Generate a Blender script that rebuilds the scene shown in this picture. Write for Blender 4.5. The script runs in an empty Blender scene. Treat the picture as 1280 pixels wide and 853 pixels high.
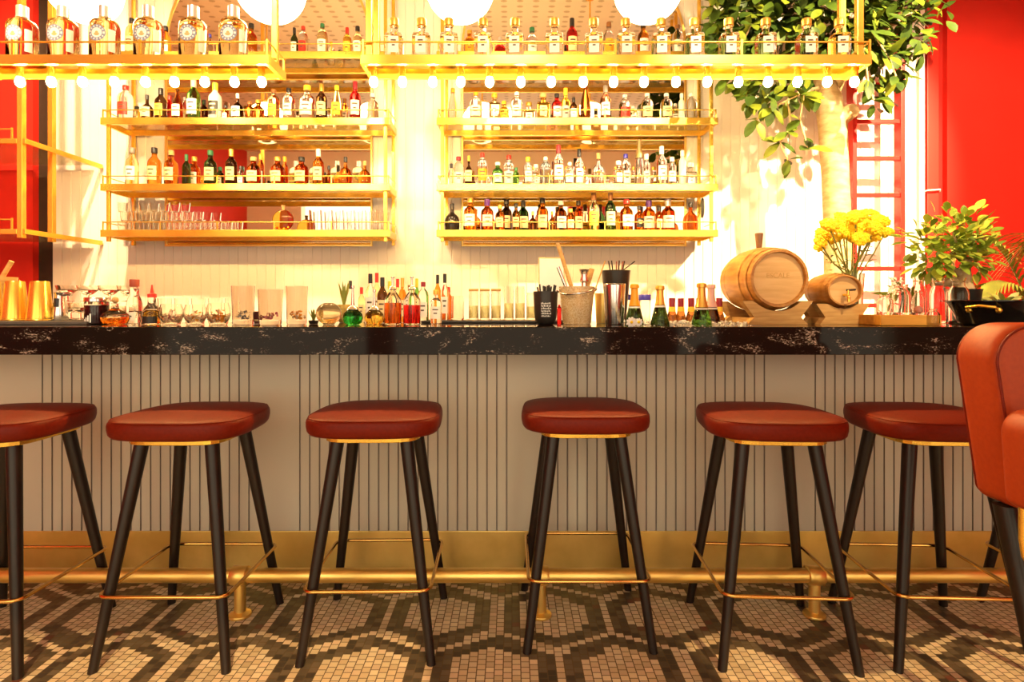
import bpy, bmesh, math, random
from math import sin, cos, pi, radians, floor, sqrt
from mathutils import Vector, Matrix
random.seed(7)
scene = bpy.context.scene
COL = scene.collection
F = 740.0; HX = 640.0; HY = 381.0; CH = 1.18

def PX(px, Y): return (px - HX) * Y / F
def PZ(py, Y): return CH + (HY - py) * Y / F

# ------------------------------------------------------------------ materials
MATS = {}
def mat(name, color, rough=0.5, metal=0.0, trans=0.0, ior=1.45, emit=None, estr=0.0, noise=0.0, nscale=20.0,
        color2=None, bump=0.0, coat=0.0, spec=0.5, stretch=None):
    if name in MATS: return MATS[name]
    m = bpy.data.materials.new(name); m.use_nodes = True
    nt = m.node_tree; b = nt.nodes['Principled BSDF']
    c = tuple(color) + (1,)
    b.inputs['Base Color'].default_value = c
    b.inputs['Roughness'].default_value = rough
    b.inputs['Metallic'].default_value = metal
    b.inputs['IOR'].default_value = ior
    b.inputs['Transmission Weight'].default_value = trans
    b.inputs['Coat Weight'].default_value = coat; b.inputs['Specular IOR Level'].default_value = spec
    if emit is not None:
        b.inputs['Emission Color'].default_value = tuple(emit) + (1,)
        b.inputs['Emission Strength'].default_value = estr
    if noise > 0 or color2 is not None or bump > 0:
        tc = nt.nodes.new('ShaderNodeTexCoord')
        mp = nt.nodes.new('ShaderNodeMapping')
        if stretch: mp.inputs['Scale'].default_value = stretch
        nz = nt.nodes.new('ShaderNodeTexNoise')
        nz.inputs['Scale'].default_value = nscale; nz.inputs['Detail'].default_value = 4
        nt.links.new(tc.outputs['Object'], mp.inputs['Vector'])
        nt.links.new(mp.outputs['Vector'], nz.inputs['Vector'])
        if color2 is None: color2 = tuple(x * (1 - noise) for x in color)
        rp = nt.nodes.new('ShaderNodeValToRGB')
        rp.color_ramp.elements[0].position = 0.35; rp.color_ramp.elements[1].position = 0.65
        rp.color_ramp.elements[0].color = tuple(color2) + (1,); rp.color_ramp.elements[1].color = c
        nt.links.new(nz.outputs['Fac'], rp.inputs['Fac'])
        nt.links.new(rp.outputs['Color'], b.inputs['Base Color'])
        if bump > 0:
            bp = nt.nodes.new('ShaderNodeBump'); bp.inputs['Strength'].default_value = bump
            bp.inputs['Distance'].default_value = 0.002
            nt.links.new(nz.outputs['Fac'], bp.inputs['Height'])
            nt.links.new(bp.outputs['Normal'], b.inputs['Normal'])
    MATS[name] = m
    return m

BRASS = mat('polished brass', (1.0, 0.66, 0.12), 0.24, 0.82, color2=(0.95, 0.58, 0.09), nscale=6)
BRASS_OLD = mat('aged brass', (0.98, 0.70, 0.22), 0.33, 0.85, color2=(0.80, 0.55, 0.15), nscale=5, bump=0.05)
COPPER = mat('copper brass', (0.90, 0.54, 0.16), 0.2, 1.0, noise=0.15)
STEEL = mat('stainless steel', (0.75, 0.74, 0.73), 0.18, 1.0, noise=0.1)
LEATHER = mat('red leather', (0.175, 0.0125, 0.003), 0.48, 0, color2=(0.145, 0.010, 0.0025), nscale=90, bump=0.12, spec=0.22)
LEATHER_O = mat('tan red leather', (0.37, 0.050, 0.009), 0.45, 0, color2=(0.33, 0.042, 0.008), nscale=90, bump=0.12, spec=0.3)
DARKWOOD = mat('black stained wood', (0.016, 0.009, 0.007), 0.38, color2=(0.010, 0.006, 0.005), nscale=14, stretch=(8, 8, 0.6))
PANEL = mat('grey beige paint', (0.63, 0.585, 0.475), 0.45, noise=0.05, nscale=3)
WALLW = mat('cream white paint', (0.86, 0.80, 0.70), 0.5, noise=0.04, nscale=3)
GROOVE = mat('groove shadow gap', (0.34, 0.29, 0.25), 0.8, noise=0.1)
REDW = mat('red wall paint', (0.66, 0.022, 0.012), 0.5, noise=0.08, nscale=4)
REDD = mat('deep red piers and groove shade', (0.52, 0.018, 0.012), 0.45, noise=0.08, nscale=4)
REDL = mat('red enamel', (0.66, 0.022, 0.015), 0.3, noise=0.05)
DARKBR = mat('dark brown paint', (0.035, 0.022, 0.012), 0.5, noise=0.2)
MIRROR = mat('mirror silver', (0.90, 0.84, 0.76), 0.02, 1.0, noise=0.02, nscale=1)
GLASS = mat('clear glass', (0.99, 0.98, 0.96), 0.0, 0, 1.0, 1.25)
GLASSW = mat('warm clear glass', (0.99, 0.97, 0.92), 0.0, 0, 1.0, 1.28)
SHELFGL = mat('shelf glass', (0.80, 0.74, 0.55), 0.02, 0, 0.85, 1.4)
CRYSTAL = mat('cut crystal', (0.99, 0.96, 0.90), 0.02, 0, 1.0, 1.22)
CRACKLE = mat('crackled glass', (1.0, 0.90, 0.68), 0.12, 0, 0.6, 1.35, color2=(0.72, 0.50, 0.24), nscale=190, bump=0.9)
OAK = mat('pale oak', (0.66, 0.40, 0.13), 0.5, color2=(0.52, 0.28, 0.08), nscale=9, stretch=(1, 1, 9), bump=0.1)
OAKB = mat('barrel oak', (0.60, 0.30, 0.07), 0.45, color2=(0.40, 0.17, 0.035), nscale=7, stretch=(6, 1, 6), bump=0.1)
OAKH = mat('barrel head oak', (0.74, 0.48, 0.20), 0.5, color2=(0.64, 0.38, 0.13), nscale=6, stretch=(1, 1, 8))
WALNUT = mat('brown wood', (0.22, 0.10, 0.035), 0.5, noise=0.4, nscale=12)
BLACK = mat('black plastic', (0.02, 0.017, 0.015), 0.35, noise=0.2)
BLACKM = mat('black lacquer', (0.012, 0.009, 0.008), 0.1, noise=0.2)
SLATE = mat('dark grey rubber', (0.10, 0.085, 0.075), 0.6, noise=0.2)
PAPER = mat('white paper', (0.88, 0.84, 0.75), 0.6, noise=0.04)
CREAM = mat('cream paper', (0.84, 0.68, 0.36), 0.6, noise=0.06)
YPAPER = mat('yellow paper', (0.90, 0.58, 0.05), 0.6, noise=0.06)
INK = mat('dark ink', (0.10, 0.07, 0.05), 0.6, noise=0.1)
BLUEINK = mat('slate blue ink', (0.22, 0.24, 0.36), 0.6, noise=0.1)
TANINK = mat('tan ink', (0.62, 0.38, 0.16), 0.6, noise=0.1)
CORK = mat('cork', (0.62, 0.36, 0.14), 0.8, noise=0.3, nscale=120)
WHITEP = mat('white chalk', (0.90, 0.88, 0.84), 0.7, noise=0.03)
BARK = mat('pale bark', (0.62, 0.45, 0.24), 0.75, color2=(0.42, 0.28, 0.12), nscale=11, bump=0.5, stretch=(1, 1, 2.5))
LEAF = mat('ficus leaf', (0.05, 0.085, 0.008), 0.45, color2=(0.016, 0.034, 0.005), nscale=7, spec=.15)
LEAFY = mat('yellow green leaf', (0.135, 0.16, 0.012), 0.45, color2=(0.05, 0.08, 0.007), nscale=9, spec=.15)
LEAFB = mat('bonsai leaf', (0.30, 0.42, 0.04), 0.4, color2=(0.14, 0.24, 0.02), nscale=9)
LEAFC = mat('yellow bonsai leaf', (0.55, 0.60, 0.06), 0.4, color2=(0.38, 0.45, 0.05), nscale=9)  # yellower leaf tone, scattered at random through the bonsai foliage
LEAFP = mat('palm leaf', (0.34, 0.36, 0.06), 0.45, noise=0.4, nscale=9)
LEAFW = mat('pale leaf', (0.75, 0.68, 0.30), 0.5, color2=(0.45, 0.50, 0.12), nscale=12)
STEMG = mat('green stem', (0.28, 0.30, 0.06), 0.5, noise=0.3)
YFLOWER = mat('yellow petals', (1.0, 0.76, 0.015), 0.6, color2=(0.95, 0.60, 0.01), nscale=60, bump=0.6)
SOIL = mat('soil', (0.05, 0.03, 0.02), 0.9, noise=0.4, nscale=60)
ICE = mat('crushed ice', (0.95, 0.93, 0.88), 0.15, 0, 0.4, 1.31, noise=0.05, nscale=40)
GLOBE = mat('opal globe', (0.9, 0.85, 0.75), 0.3, emit=(1.0, 0.72, 0.36), estr=32.0, noise=0.02)
BULB = mat('lit bulb', (1, 0.9, 0.7), 0.2, emit=(1.0, 0.60, 0.20), estr=620.0, noise=0.02)
PERF = None

def cap_m(c):
    T = {'red': (0.55, 0.03, 0.02), 'black': (0.02, 0.018, 0.02), 'yellow': (0.85, 0.55, 0.04), 'gold': (0.8, 0.5, 0.1),
         'white': (0.85, 0.82, 0.76), 'blue': (0.06, 0.05, 0.40), 'purple': (0.12, 0.03, 0.28), 'green': (0.03, 0.16, 0.07),
         'brown': (0.25, 0.10, 0.03), 'maroon': (0.26, 0.015, 0.03), 'grey': (0.25, 0.22, 0.20), 'orange': (0.85, 0.33, 0.02),
         'silver': (0.7, 0.68, 0.66), 'cork': None, 'pink': (0.85, 0.50, 0.42), 'taupe': (0.22, 0.15, 0.05)}
    if c == 'cork': return CORK
    met = 0.7 if c in ('gold', 'silver') else 0.0
    return mat(c + ' cap', T[c], 0.35, met, noise=0.08)
def glass_m(c):
    T = {'clear': (0.97, 0.95, 0.90), 'amber': (0.72, 0.27, 0.03), 'dark': (0.09, 0.035, 0.012), 'brown': (0.34, 0.11, 0.02),
         'green': (0.14, 0.42, 0.07), 'dark green': (0.06, 0.12, 0.03), 'yellow': (0.93, 0.66, 0.10), 'red': (0.62, 0.02, 0.02),
         'orange': (0.85, 0.30, 0.03), 'pale blue': (0.72, 0.82, 0.84), 'rose': (0.80, 0.36, 0.20), 'straw': (0.95, 0.86, 0.48),
         'copper': (0.62, 0.14, 0.02), 'bright green': (0.02, 0.35, 0.06)}
    if c in ('milky', 'white'): return mat('milky glass', (0.90, 0.87, 0.78), 0.25, 0, 0.35, 1.45, noise=0.03)
    if c == 'black': return mat('black glass', (0.02, 0.015, 0.012), 0.08, 0, 0.0, noise=0.2)
    return mat(c + ' glass', T[c], 0.01, 0, 1.0, 1.28)
def label_m(c):
    return {'white': PAPER, 'cream': CREAM, 'yellow': YPAPER, 'black': BLACK, 'orange': cap_m('orange'), 'red': cap_m('red'),
            'pale blue': mat('pale blue paper', (0.55, 0.62, 0.66), 0.6, noise=0.05)}[c]

# ------------------------------------------------------------------ mesh builder
class MB:
    def __init__(s): s.v = []; s.f = []; s.m = []; s.sm = []
    def add(s, vs, fs, mi=0, smooth=False):
        o = len(s.v); s.v += [tuple(p) for p in vs]
        for f in fs: s.f.append([i + o for i in f]); s.m.append(mi); s.sm.append(smooth)
    def box(s, x0, x1, y0, y1, z0, z1, mi=0, bev=0.0, rot=None):
        c = Vector(((x0 + x1) / 2, (y0 + y1) / 2, (z0 + z1) / 2))
        if bev > 0:
            bm = bmesh.new(); bmesh.ops.create_cube(bm, size=1)
            bmesh.ops.scale(bm, vec=(abs(x1 - x0), abs(y1 - y0), abs(z1 - z0)), verts=bm.verts)
            bmesh.ops.bevel(bm, geom=list(bm.edges), offset=bev, segments=2, affect='EDGES', profile=0.6)
            bm.verts.index_update()
            vs = [v.co.copy() for v in bm.verts]; fs = [[v.index for v in f.verts] for f in bm.faces]; bm.free()
        else:
            hx, hy, hz = (x1 - x0) / 2, (y1 - y0) / 2, (z1 - z0) / 2
            vs = [Vector((a * hx, b * hy, d * hz)) for d in (-1, 1) for b in (-1, 1) for a in (-1, 1)]
            fs = [[0, 2, 3, 1], [4, 5, 7, 6], [0, 1, 5, 4], [2, 6, 7, 3], [0, 4, 6, 2], [1, 3, 7, 5]]
        if rot is not None: vs = [rot @ v for v in vs]
        s.add([v + c for v in vs], fs, mi, False)
    def rings(s, rings, mi=0, smooth=True, cap0=True, cap1=True, closed=True):
        n = len(rings[0]); vs = [p for r in rings for p in r]; fs = []
        for i in range(len(rings) - 1):
            for j in range(n if closed else n - 1):
                k = (j + 1) % n
                fs.append([i * n + j, i * n + k, (i + 1) * n + k, (i + 1) * n + j])
        s.add(vs, fs, mi, smooth)
        o = len(s.v) - len(vs)
        if cap0: s.f.append([o + j for j in reversed(range(n))]); s.m.append(mi); s.sm.append(False)
        if cap1: s.f.append([o + (len(rings) - 1) * n + j for j in range(n)]); s.m.append(mi); s.sm.append(False)
    def lathe(s, prof, seg=20, c=(0, 0, 0), n=2.0, sx=1, sy=1, mi=0, smooth=True, cap0=True, cap1=True, M=None, flute=0, fa=0):
        R = []
        for p in prof:
            r, z = p[0], p[1]; nn = p[2] if len(p) > 2 else n
            ring = []
            for j in range(seg):
                a = 2 * pi * j / seg
                q = 1.0 if nn == 2 else 1 / ((abs(cos(a)) ** nn + abs(sin(a)) ** nn) ** (1 / nn))
                if flute: q *= 1 + fa * (1 if j % 2 else -1)
                v = Vector((r * q * cos(a) * sx, r * q * sin(a) * sy, z))
                if M is not None: v = M @ v
                ring.append((v.x + c[0], v.y + c[1], v.z + c[2]))
            R.append(ring)
        s.rings(R, mi, smooth, cap0, cap1)
    def tube(s, pts, r, seg=10, mi=0, closed=False, r1=None, caps=True):
        P = [Vector(p) for p in pts]; n = len(P); R = []
        up = None
        for i in range(n):
            if closed: t = (P[(i + 1) % n] - P[i - 1])
            else: t = P[min(i + 1, n - 1)] - P[max(i - 1, 0)]
            t.normalize()
            if up is None:
                up = Vector((0, 0, 1)) if abs(t.z) < 0.9 else Vector((1, 0, 0))
            a = t.cross(up)
            if a.length < 1e-5: a = t.orthogonal()
            a.normalize(); b = a.cross(t).normalized(); up = b
            rr = r if r1 is None else r + (r1 - r) * i / max(1, n - 1)
            if isinstance(r, (list, tuple)): rr = r[i]
            R.append([tuple(P[i] + a * (rr * cos(2 * pi * j / seg)) + b * (rr * sin(2 * pi * j / seg))) for j in range(seg)])
        if closed: R.append(R[0])
        s.rings(R, mi, True, caps and not closed, caps and not closed)
    def sphere(s, c, r, seg=16, rings=10, mi=0, sz=1.0):
        prof = [(max(1e-4, r * sin(pi * i / rings)), -r * sz * cos(pi * i / rings)) for i in range(rings + 1)]
        s.lathe(prof, seg, c, mi=mi)
    def build(s, name, mats, parent=None, loc=None):
        me = bpy.data.meshes.new(name)
        me.from_pydata(s.v, [], s.f); 
        if not isinstance(mats, (list, tuple)): mats = [mats]
        for m in mats: me.materials.append(m)
        me.polygons.foreach_set('material_index', s.m); me.polygons.foreach_set('use_smooth', s.sm)
        me.update()
        if any(s.sm): me.set_sharp_from_angle(angle=radians(48))
        o = bpy.data.objects.new(name, me); COL.objects.link(o)
        if parent is not None: o.parent = parent
        if loc is not None: o.location = loc
        return o

def tag(o, label, cat, group=None, kind=None):
    o['label'] = label; o['category'] = cat
    if group: o['group'] = group
    if kind: o['kind'] = kind
    return o
def thing(name, label, cat, loc=(0, 0, 0), rz=0, group=None):
    o = bpy.data.objects.new(name, None); COL.objects.link(o); o.empty_display_size = 0.05
    o.location = loc; o.rotation_euler = (0, 0, rz)
    return tag(o, label, cat, group)
def struct(o): o['kind'] = 'structure'; return o
def copy_tree(o, parent=None):
    c = o.copy(); COL.objects.link(c)
    if parent is not None: c.parent = parent
    for ch in list(o.children): copy_tree(ch, c)
    return c
ORD = 'zeroth first second third fourth fifth sixth seventh eighth ninth tenth eleventh twelfth thirteenth fourteenth fifteenth sixteenth seventeenth eighteenth nineteenth twentieth twenty-first twenty-second'.split()

# ------------------------------------------------------------------ camera / view
cd = bpy.data.cameras.new('camera'); cam = bpy.data.objects.new('camera', cd); COL.objects.link(cam)
cam.location = (0, 0, CH); cam.rotation_euler = (pi / 2, 0, 0)
cd.sensor_width = 36; cd.lens = F / 1280 * 36; cd.shift_y = -(426.5 - HY) / 1280; cd.clip_start = 0.05
scene.camera = cam
vs = scene.view_settings
vs.view_transform = 'Standard'; vs.look = 'None'; vs.gamma = 1; vs.use_curve_mapping = False; vs.exposure = 0.0
cy = scene.cycles
cy.caustics_reflective = False; cy.caustics_refractive = True; cy.blur_glossy = 1.0
cy.sample_clamp_indirect = 5.0; cy.max_bounces = 28; cy.transmission_bounces = 28; cy.glossy_bounces = 5; cy.diffuse_bounces = 4
cy.use_denoising = True

# ------------------------------------------------------------------ room shell
RX0, RX1, RY0, RY1, RZ = -5.4, 5.4, -2.6, 4.75, 4.3
WX0, WX1 = PX(66, RY1), PX(1146, RY1)

def floor_mesh():
    t = 0.0285; g = 0.0032
    W, H = 0.42, 0.36; ox, oy = -0.27, 2.25
    rnd = random.Random(3)
    V = []; Fs = []; mi = []; cols = []
    V += [(RX0, RY0, -0.0), (RX1, RY0, 0), (RX1, RY1 + .3, 0), (RX0, RY1 + .3, 0)]
    Fs.append((0, 1, 2, 3)); mi.append(0); cols.append((0.16, 0.12, 0.08, 1))
    nx0, nx1 = int(-3.9 / t), int(3.9 / t)
    ny0, ny1 = int(-1.4 / t), int(2.62 / t)
    light = [(0.78, 0.66, 0.45), (0.72, 0.58, 0.38), (0.82, 0.70, 0.50), (0.66, 0.53, 0.34), (0.78, 0.62, 0.44)]
    dark = [(0.115, 0.088, 0.056), (0.085, 0.066, 0.042), (0.15, 0.115, 0.075), (0.05, 0.037, 0.026), (0.14, 0.05, 0.032)]
    for ix in range(nx0, nx1):
        off = 0.5 if ix % 2 else 0.0
        cx = (ix + .5) * t
        for iy in range(ny0, ny1):
            cyy = (iy + .5 + off) * t
            best = []
            for (ax, ay) in ((ox, oy), (ox + W / 2, oy + H)):
                u = (cx - ax) / W; v = (cyy - ay) / (2 * H)
                iu, iv = floor(u + .5), floor(v + .5)
                for du in (-1, 0, 1):
                    qx = ax + (iu + du) * W; qy = ay + iv * 2 * H
                    best.append((sqrt((cx - qx) ** 2 + (cyy - qy) ** 2), qx, qy))
            best.sort()
            d1, x1, y1 = best[0]; d2, x2, y2 = best[1]
            d = (d2 * d2 - d1 * d1) / (2 * sqrt((x2 - x1) ** 2 + (y2 - y1) ** 2))
            isd = 0.62 * t < d < 2.65 * t
            if isd:
                c = dark[min(4, int(rnd.random() * 4.12))]
            else: c = light[int(rnd.random() * 4.999)]
            k = rnd.uniform(.88, 1.1)
            o = len(V); hx = (t - g) / 2; z = 0.0012
            V += [(cx - hx, cyy - hx, z), (cx + hx, cyy - hx, z), (cx + hx, cyy + hx, z), (cx - hx, cyy + hx, z)]
            Fs.append((o, o + 1, o + 2, o + 3)); mi.append(1); cols.append((c[0] * k, c[1] * k, c[2] * k, 1))
    me = bpy.data.meshes.new('floor'); me.from_pydata(V, [], Fs)
    grout = mat('grout', (0.17, 0.125, 0.08), 0.85, noise=0.2)
    tm = bpy.data.materials.new('mosaic tiles'); tm.use_nodes = True
    b = tm.node_tree.nodes['Principled BSDF']; a = tm.node_tree.nodes.new('ShaderNodeAttribute'); a.attribute_name = 'tile_colour'
    tm.node_tree.links.new(a.outputs['Color'], b.inputs['Base Color']); b.inputs['Roughness'].default_value = 0.42
    me.materials.append(grout); me.materials.append(tm)
    me.polygons.foreach_set('material_index', mi)
    ca = me.color_attributes.new('tile_colour', 'FLOAT_COLOR', 'CORNER')
    flat = []
    for c in cols: flat += list(c) * 4
    ca.data.foreach_set('color', flat)
    me.update()
    o = bpy.data.objects.new('floor', me); COL.objects.link(o); return struct(o)
floor_mesh()

def board_wall(name, x0, x1, y, z0, z1, pitch, gw, gd, mats):
    m = MB(); xs = []; x = x0
    k = 0; pts = [(x0, y)]
    while x + pitch < x1:
        x += pitch
        pts += [(x - gw / 2, y), (x - gw / 2 + gw * .25, y + gd), (x + gw / 2 - gw * .25, y + gd), (x + gw / 2, y)]
    pts.append((x1, y))
    vs = [(p[0], p[1], z0) for p in pts] + [(p[0], p[1], z1) for p in pts]; n = len(pts)
    m.add(vs, [[i, i + 1, n + i + 1, n + i] for i in range(n - 1)])
    m.box(x0, x1, y + gd + .002, y + .12, z0, z1)
    return m.build(name, mats)
struct(board_wall('wall_back', WX0, WX1, RY1, 0, RZ, 0.0745, 0.009, 0.006, [WALLW]))
m = MB(); m.box(RX0, PX(41, RY1), RY1, RY1 + .12, 0, RZ); struct(m.build('wall_back_left', REDW))
m = MB(); m.box(PX(41, RY1), WX0, RY1 + .06, RY1 + .12, 0, RZ); struct(m.build('trim_1', DARKBR))
# right: shaded cream return, dark gap, red jamb, deep groove, red wall
m = MB(); m.box(WX1, PX(1153, RY1), RY1 - .03, RY1 + .12, 0, RZ, bev=.004); struct(m.build('trim_2', WALLW))
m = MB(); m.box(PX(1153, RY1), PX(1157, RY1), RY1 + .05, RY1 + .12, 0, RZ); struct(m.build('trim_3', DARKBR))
m = MB(); m.box(PX(1157, RY1), PX(1172, RY1), RY1 - .02, RY1 + .12, 0, RZ, bev=.006); struct(m.build('trim_4', REDW))
m = MB(); m.box(PX(1172, RY1), PX(1184, RY1), RY1 + .05, RY1 + .12, 0, RZ); struct(m.build('trim_5', REDD))  # deeper red paints shade into the recessed groove
m = MB(); m.box(PX(1184, RY1), RX1, RY1, RY1 + .12, 0, RZ); struct(m.build('wall_back_right', REDW))
m = MB(); m.box(RX0 - .12, RX0, RY0, RY1, 0, RZ); struct(m.build('wall_left', REDW))
m = MB(); m.box(RX1, RX1 + .12, RY0, RY1, 0, RZ); struct(m.build('wall_right', REDW))
# perforated ceiling
pm = bpy.data.materials.new('perforated ceiling'); pm.use_nodes = True; nt = pm.node_tree; b = nt.nodes['Principled BSDF']
tc = nt.nodes.new('ShaderNodeTexCoord'); mp = nt.nodes.new('ShaderNodeMapping'); mp.inputs['Scale'].default_value = (6, 9, 9)
fr = nt.nodes.new('ShaderNodeVectorMath'); fr.operation = 'FRACTION'
sb = nt.nodes.new('ShaderNodeVectorMath'); sb.operation = 'SUBTRACT'; sb.inputs[1].default_value = (.5, .5, 0)
ml = nt.nodes.new('ShaderNodeVectorMath'); ml.operation = 'MULTIPLY'; ml.inputs[1].default_value = (1, 1, 0)
ln = nt.nodes.new('ShaderNodeVectorMath'); ln.operation = 'LENGTH'
gt = nt.nodes.new('ShaderNodeMath'); gt.operation = 'LESS_THAN'; gt.inputs[1].default_value = 0.2
mx = nt.nodes.new('ShaderNodeMix'); mx.data_type = 'RGBA'
mx.inputs['A'].default_value = (0.70, 0.52, 0.32, 1); mx.inputs['B'].default_value = (0.42, 0.28, 0.14, 1)
L = nt.links.new
L(tc.outputs['Object'], mp.inputs['Vector']); L(mp.outputs['Vector'], fr.inputs[0]); L(fr.outputs[0], sb.inputs[0]); L(sb.outputs[0], ml.inputs[0])
L(ml.outputs[0], ln.inputs[0]); L(ln.outputs['Value'], gt.inputs[0]); L(gt.outputs[0], mx.inputs['Factor']); L(mx.outputs['Result'], b.inputs['Base Color'])
m = MB(); m.box(RX0, RX1, RY0, RY1 + .12, RZ, RZ + .1); struct(m.build('ceiling', pm))
# unseen street side: folding-door opening sized for daylight, red piers and header
SIDE = []
m = MB()
m.box(RX0, -4.3, RY0 - .25, RY0, 0, RZ); m.box(4.6, RX1, RY0 - .25, RY0, 0, RZ)
m.box(-4.3, 4.6, RY0 - .25, RY0, 3.72, RZ)
struct(m.build('wall_front', WALLW))
for i, (a, b_) in enumerate(((-1.75, -1.45), (1.15, 2.0))):  # wider pier added out of view to keep sun off the middle stool
    m = MB(); m.box(a, b_, RY0 - .25, RY0 + .02, 0, 3.72, bev=.01); struct(m.build('trim_%d' % (6 + i), REDD))

# ------------------------------------------------------------------ arched mirrors
def arch_mirror(label, x0, x1, zb, zs, apex):
    y = 4.735; cx = (x0 + x1) / 2; hw = (x1 - x0) / 2
    pts = [(x0, zb), (x1, zb)] + [(cx + hw * cos(a), zs + (apex - zs) * sin(a)) for a in [pi * i / 28 for i in range(29)]]
    t = thing('arched_mirror', label, 'mirror', (cx, y, zb))
    def L_(p, yy): return (p[0] - cx, yy, p[1] - zb)
    m = MB(); n = len(pts)
    m.add([L_(p, 0) for p in pts], [list(range(n))]); m.add([L_(p, .008) for p in pts], [list(reversed(range(n)))])
    m.build('mirror_glass', MIRROR, t)
    fr = MB(); fw = .014
    inn = pts
    cen = (cx, (zb + apex) / 2)
    out = []
    for p in pts:
        d = Vector((p[0] - cen[0], p[1] - cen[1])); d.normalize()
        q = (p[0] + (fw if p[0] > cx + 1e-6 else -fw if p[0] < cx - 1e-6 else 0) * (1 if abs(d.x) > .05 else 0), p[1] + (fw if p[1] > zs + 0.01 else -fw if p[1] <= zb + .001 else 0))
        out.append(q)
    vs = [L_(p, -.008) for p in inn] + [L_(p, -.008) for p in out] + [L_(p, .008) for p in out] + [L_(p, .001) for p in inn]
    fs = []
    for i in range(n):
        k = (i + 1) % n
        fs += [[i, k, n + k, n + i], [n + i, n + k, 2 * n + k, 2 * n + i], [i, 3 * n + i, 3 * n + k, k]]
    fr.add(vs, fs); fr.build('mirror_frame', BRASS_OLD, t)
arch_mirror('tall arched mirror behind the left brass shelf unit', -2.76, -1.13, 1.66, 3.22, 4.08)
arch_mirror('tall arched mirror behind the right brass shelf unit', -.39, 1.38, 1.66, 3.22, 4.08)

# ------------------------------------------------------------------ bar counter
BT = 1.095; BF = 2.26; BR = 3.02; BB = 0.988; BX0, BX1 = -3.7, 2.85
gm = bpy.data.materials.new('black granite'); gm.use_nodes = True; nt = gm.node_tree; b = nt.nodes['Principled BSDF']
tc = nt.nodes.new('ShaderNodeTexCoord')
mp = nt.nodes.new('ShaderNodeMapping'); mp.inputs['Scale'].default_value = (1, 1, 2.2)
n1 = nt.nodes.new('ShaderNodeTexNoise'); n1.inputs['Scale'].default_value = 85; n1.inputs['Detail'].default_value = 6; n1.inputs['Roughness'].default_value = .7
n2 = nt.nodes.new('ShaderNodeTexNoise'); n2.inputs['Scale'].default_value = 7; n2.inputs['Detail'].default_value = 5; n2.inputs['Distortion'].default_value = 1.5
mu = nt.nodes.new('ShaderNodeMath'); mu.operation = 'MULTIPLY'
rp = nt.nodes.new('ShaderNodeValToRGB'); rp.color_ramp.elements[0].position = .285; rp.color_ramp.elements[0].color = (0.012, 0.008, 0.007, 1)
rp.color_ramp.elements[1].position = .40; rp.color_ramp.elements[1].color = (0.55, 0.47, 0.38, 1)
e = rp.color_ramp.elements.new(.335); e.color = (0.035, 0.024, 0.02, 1)
nt.links.new(tc.outputs['Object'], mp.inputs['Vector']); nt.links.new(mp.outputs['Vector'], n1.inputs['Vector']); nt.links.new(mp.outputs['Vector'], n2.inputs['Vector'])
nt.links.new(n1.outputs['Fac'], mu.inputs[0]); nt.links.new(n2.outputs['Fac'], mu.inputs[1]); nt.links.new(mu.outputs[0], rp.inputs['Fac'])
nt.links.new(rp.outputs['Color'], b.inputs['Base Color']); b.inputs['Roughness'].default_value = .06; b.inputs['Specular IOR Level'].default_value = .13
GRANITE = gm
bar = thing('bar_counter', 'long bar counter with black granite top and fluted grey beige front', 'bar counter', (0, 0, 0))
WEX0, WEX1, WEY0, WEY1 = .47, 1.0, 2.33, 2.80     # ice well opening
m = MB()
m.box(BX0, WEX0, BF, BR, BB, BT, bev=.0025); m.box(WEX1, BX1, BF, BR, BB, BT, bev=.0025)
m.box(WEX0 - .004, WEX1 + .004, BF, WEY0, BB, BT, bev=.0025); m.box(WEX0 - .004, WEX1 + .004, WEY1, BR, BB, BT, bev=.0025)
m.build('countertop', GRANITE, bar)
# fluted front
PY = 2.55
m = MB(); pts = [(BX0, PY)]; k0 = PX(53, PY)
per = 322 / 290.2; base = k0 - 4 * per
for p in range(9):
    for i in range(22):
        x = base + p * per + i * 0.0424
        if x < BX0 + .05 or x > BX1 - .05: continue
        w = .0034
        pts += [(x - w, PY, 0), (x - w * .6, PY + .006, 1), (x + w * .6, PY + .006, 0), (x + w, PY, 0)]
pts.append((BX1, PY))
n = len(pts); z0, z1 = .205, BB
vs_ = [(p[0], p[1], z0) for p in pts] + [(p[0], p[1], z1) for p in pts]
for i in range(n - 1):
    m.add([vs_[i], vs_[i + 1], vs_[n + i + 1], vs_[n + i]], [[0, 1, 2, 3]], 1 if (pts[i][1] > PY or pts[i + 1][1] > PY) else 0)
m.box(BX0, BX1, PY + .013, PY + .05, z0, z1 - .001)
m.build('front_panel', [PANEL, GROOVE], bar)
m = MB(); m.box(BX0, BX1, PY - .004, PY + .05, 0.0015, .2045, bev=.002)
m.build('kick_plate', BRASS_OLD, bar)
m = MB(); m.box(BX0, BX0 + .03, PY + .052, BR - .04, 0.0015, BB - .001); m.box(BX1 - .03, BX1, PY + .052, BR - .04, 0.0015, BB - .001); m.build('end_panel', PANEL, bar)
# ice well
t = thing('ice_well', 'sunken steel ice trough set into the bar top', 'ice trough', (0, 0, 0))
m = MB(); a, b_, c, d = WEX0 + .002, WEX1 - .002, WEY0 + .002, WEY1 - .002; zf = .9895
m.box(a, b_, c, d, zf, zf + .003); m.box(a, a + .003, c, d, zf + .003, BT); m.box(b_ - .003, b_, c, d, zf + .003, BT)
m.box(a + .003, b_ - .003, c, c + .003, zf + .003, BT); m.box(a + .003, b_ - .003, d - .003, d, zf + .003, BT)
m.build('basin', STEEL, t)
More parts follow.
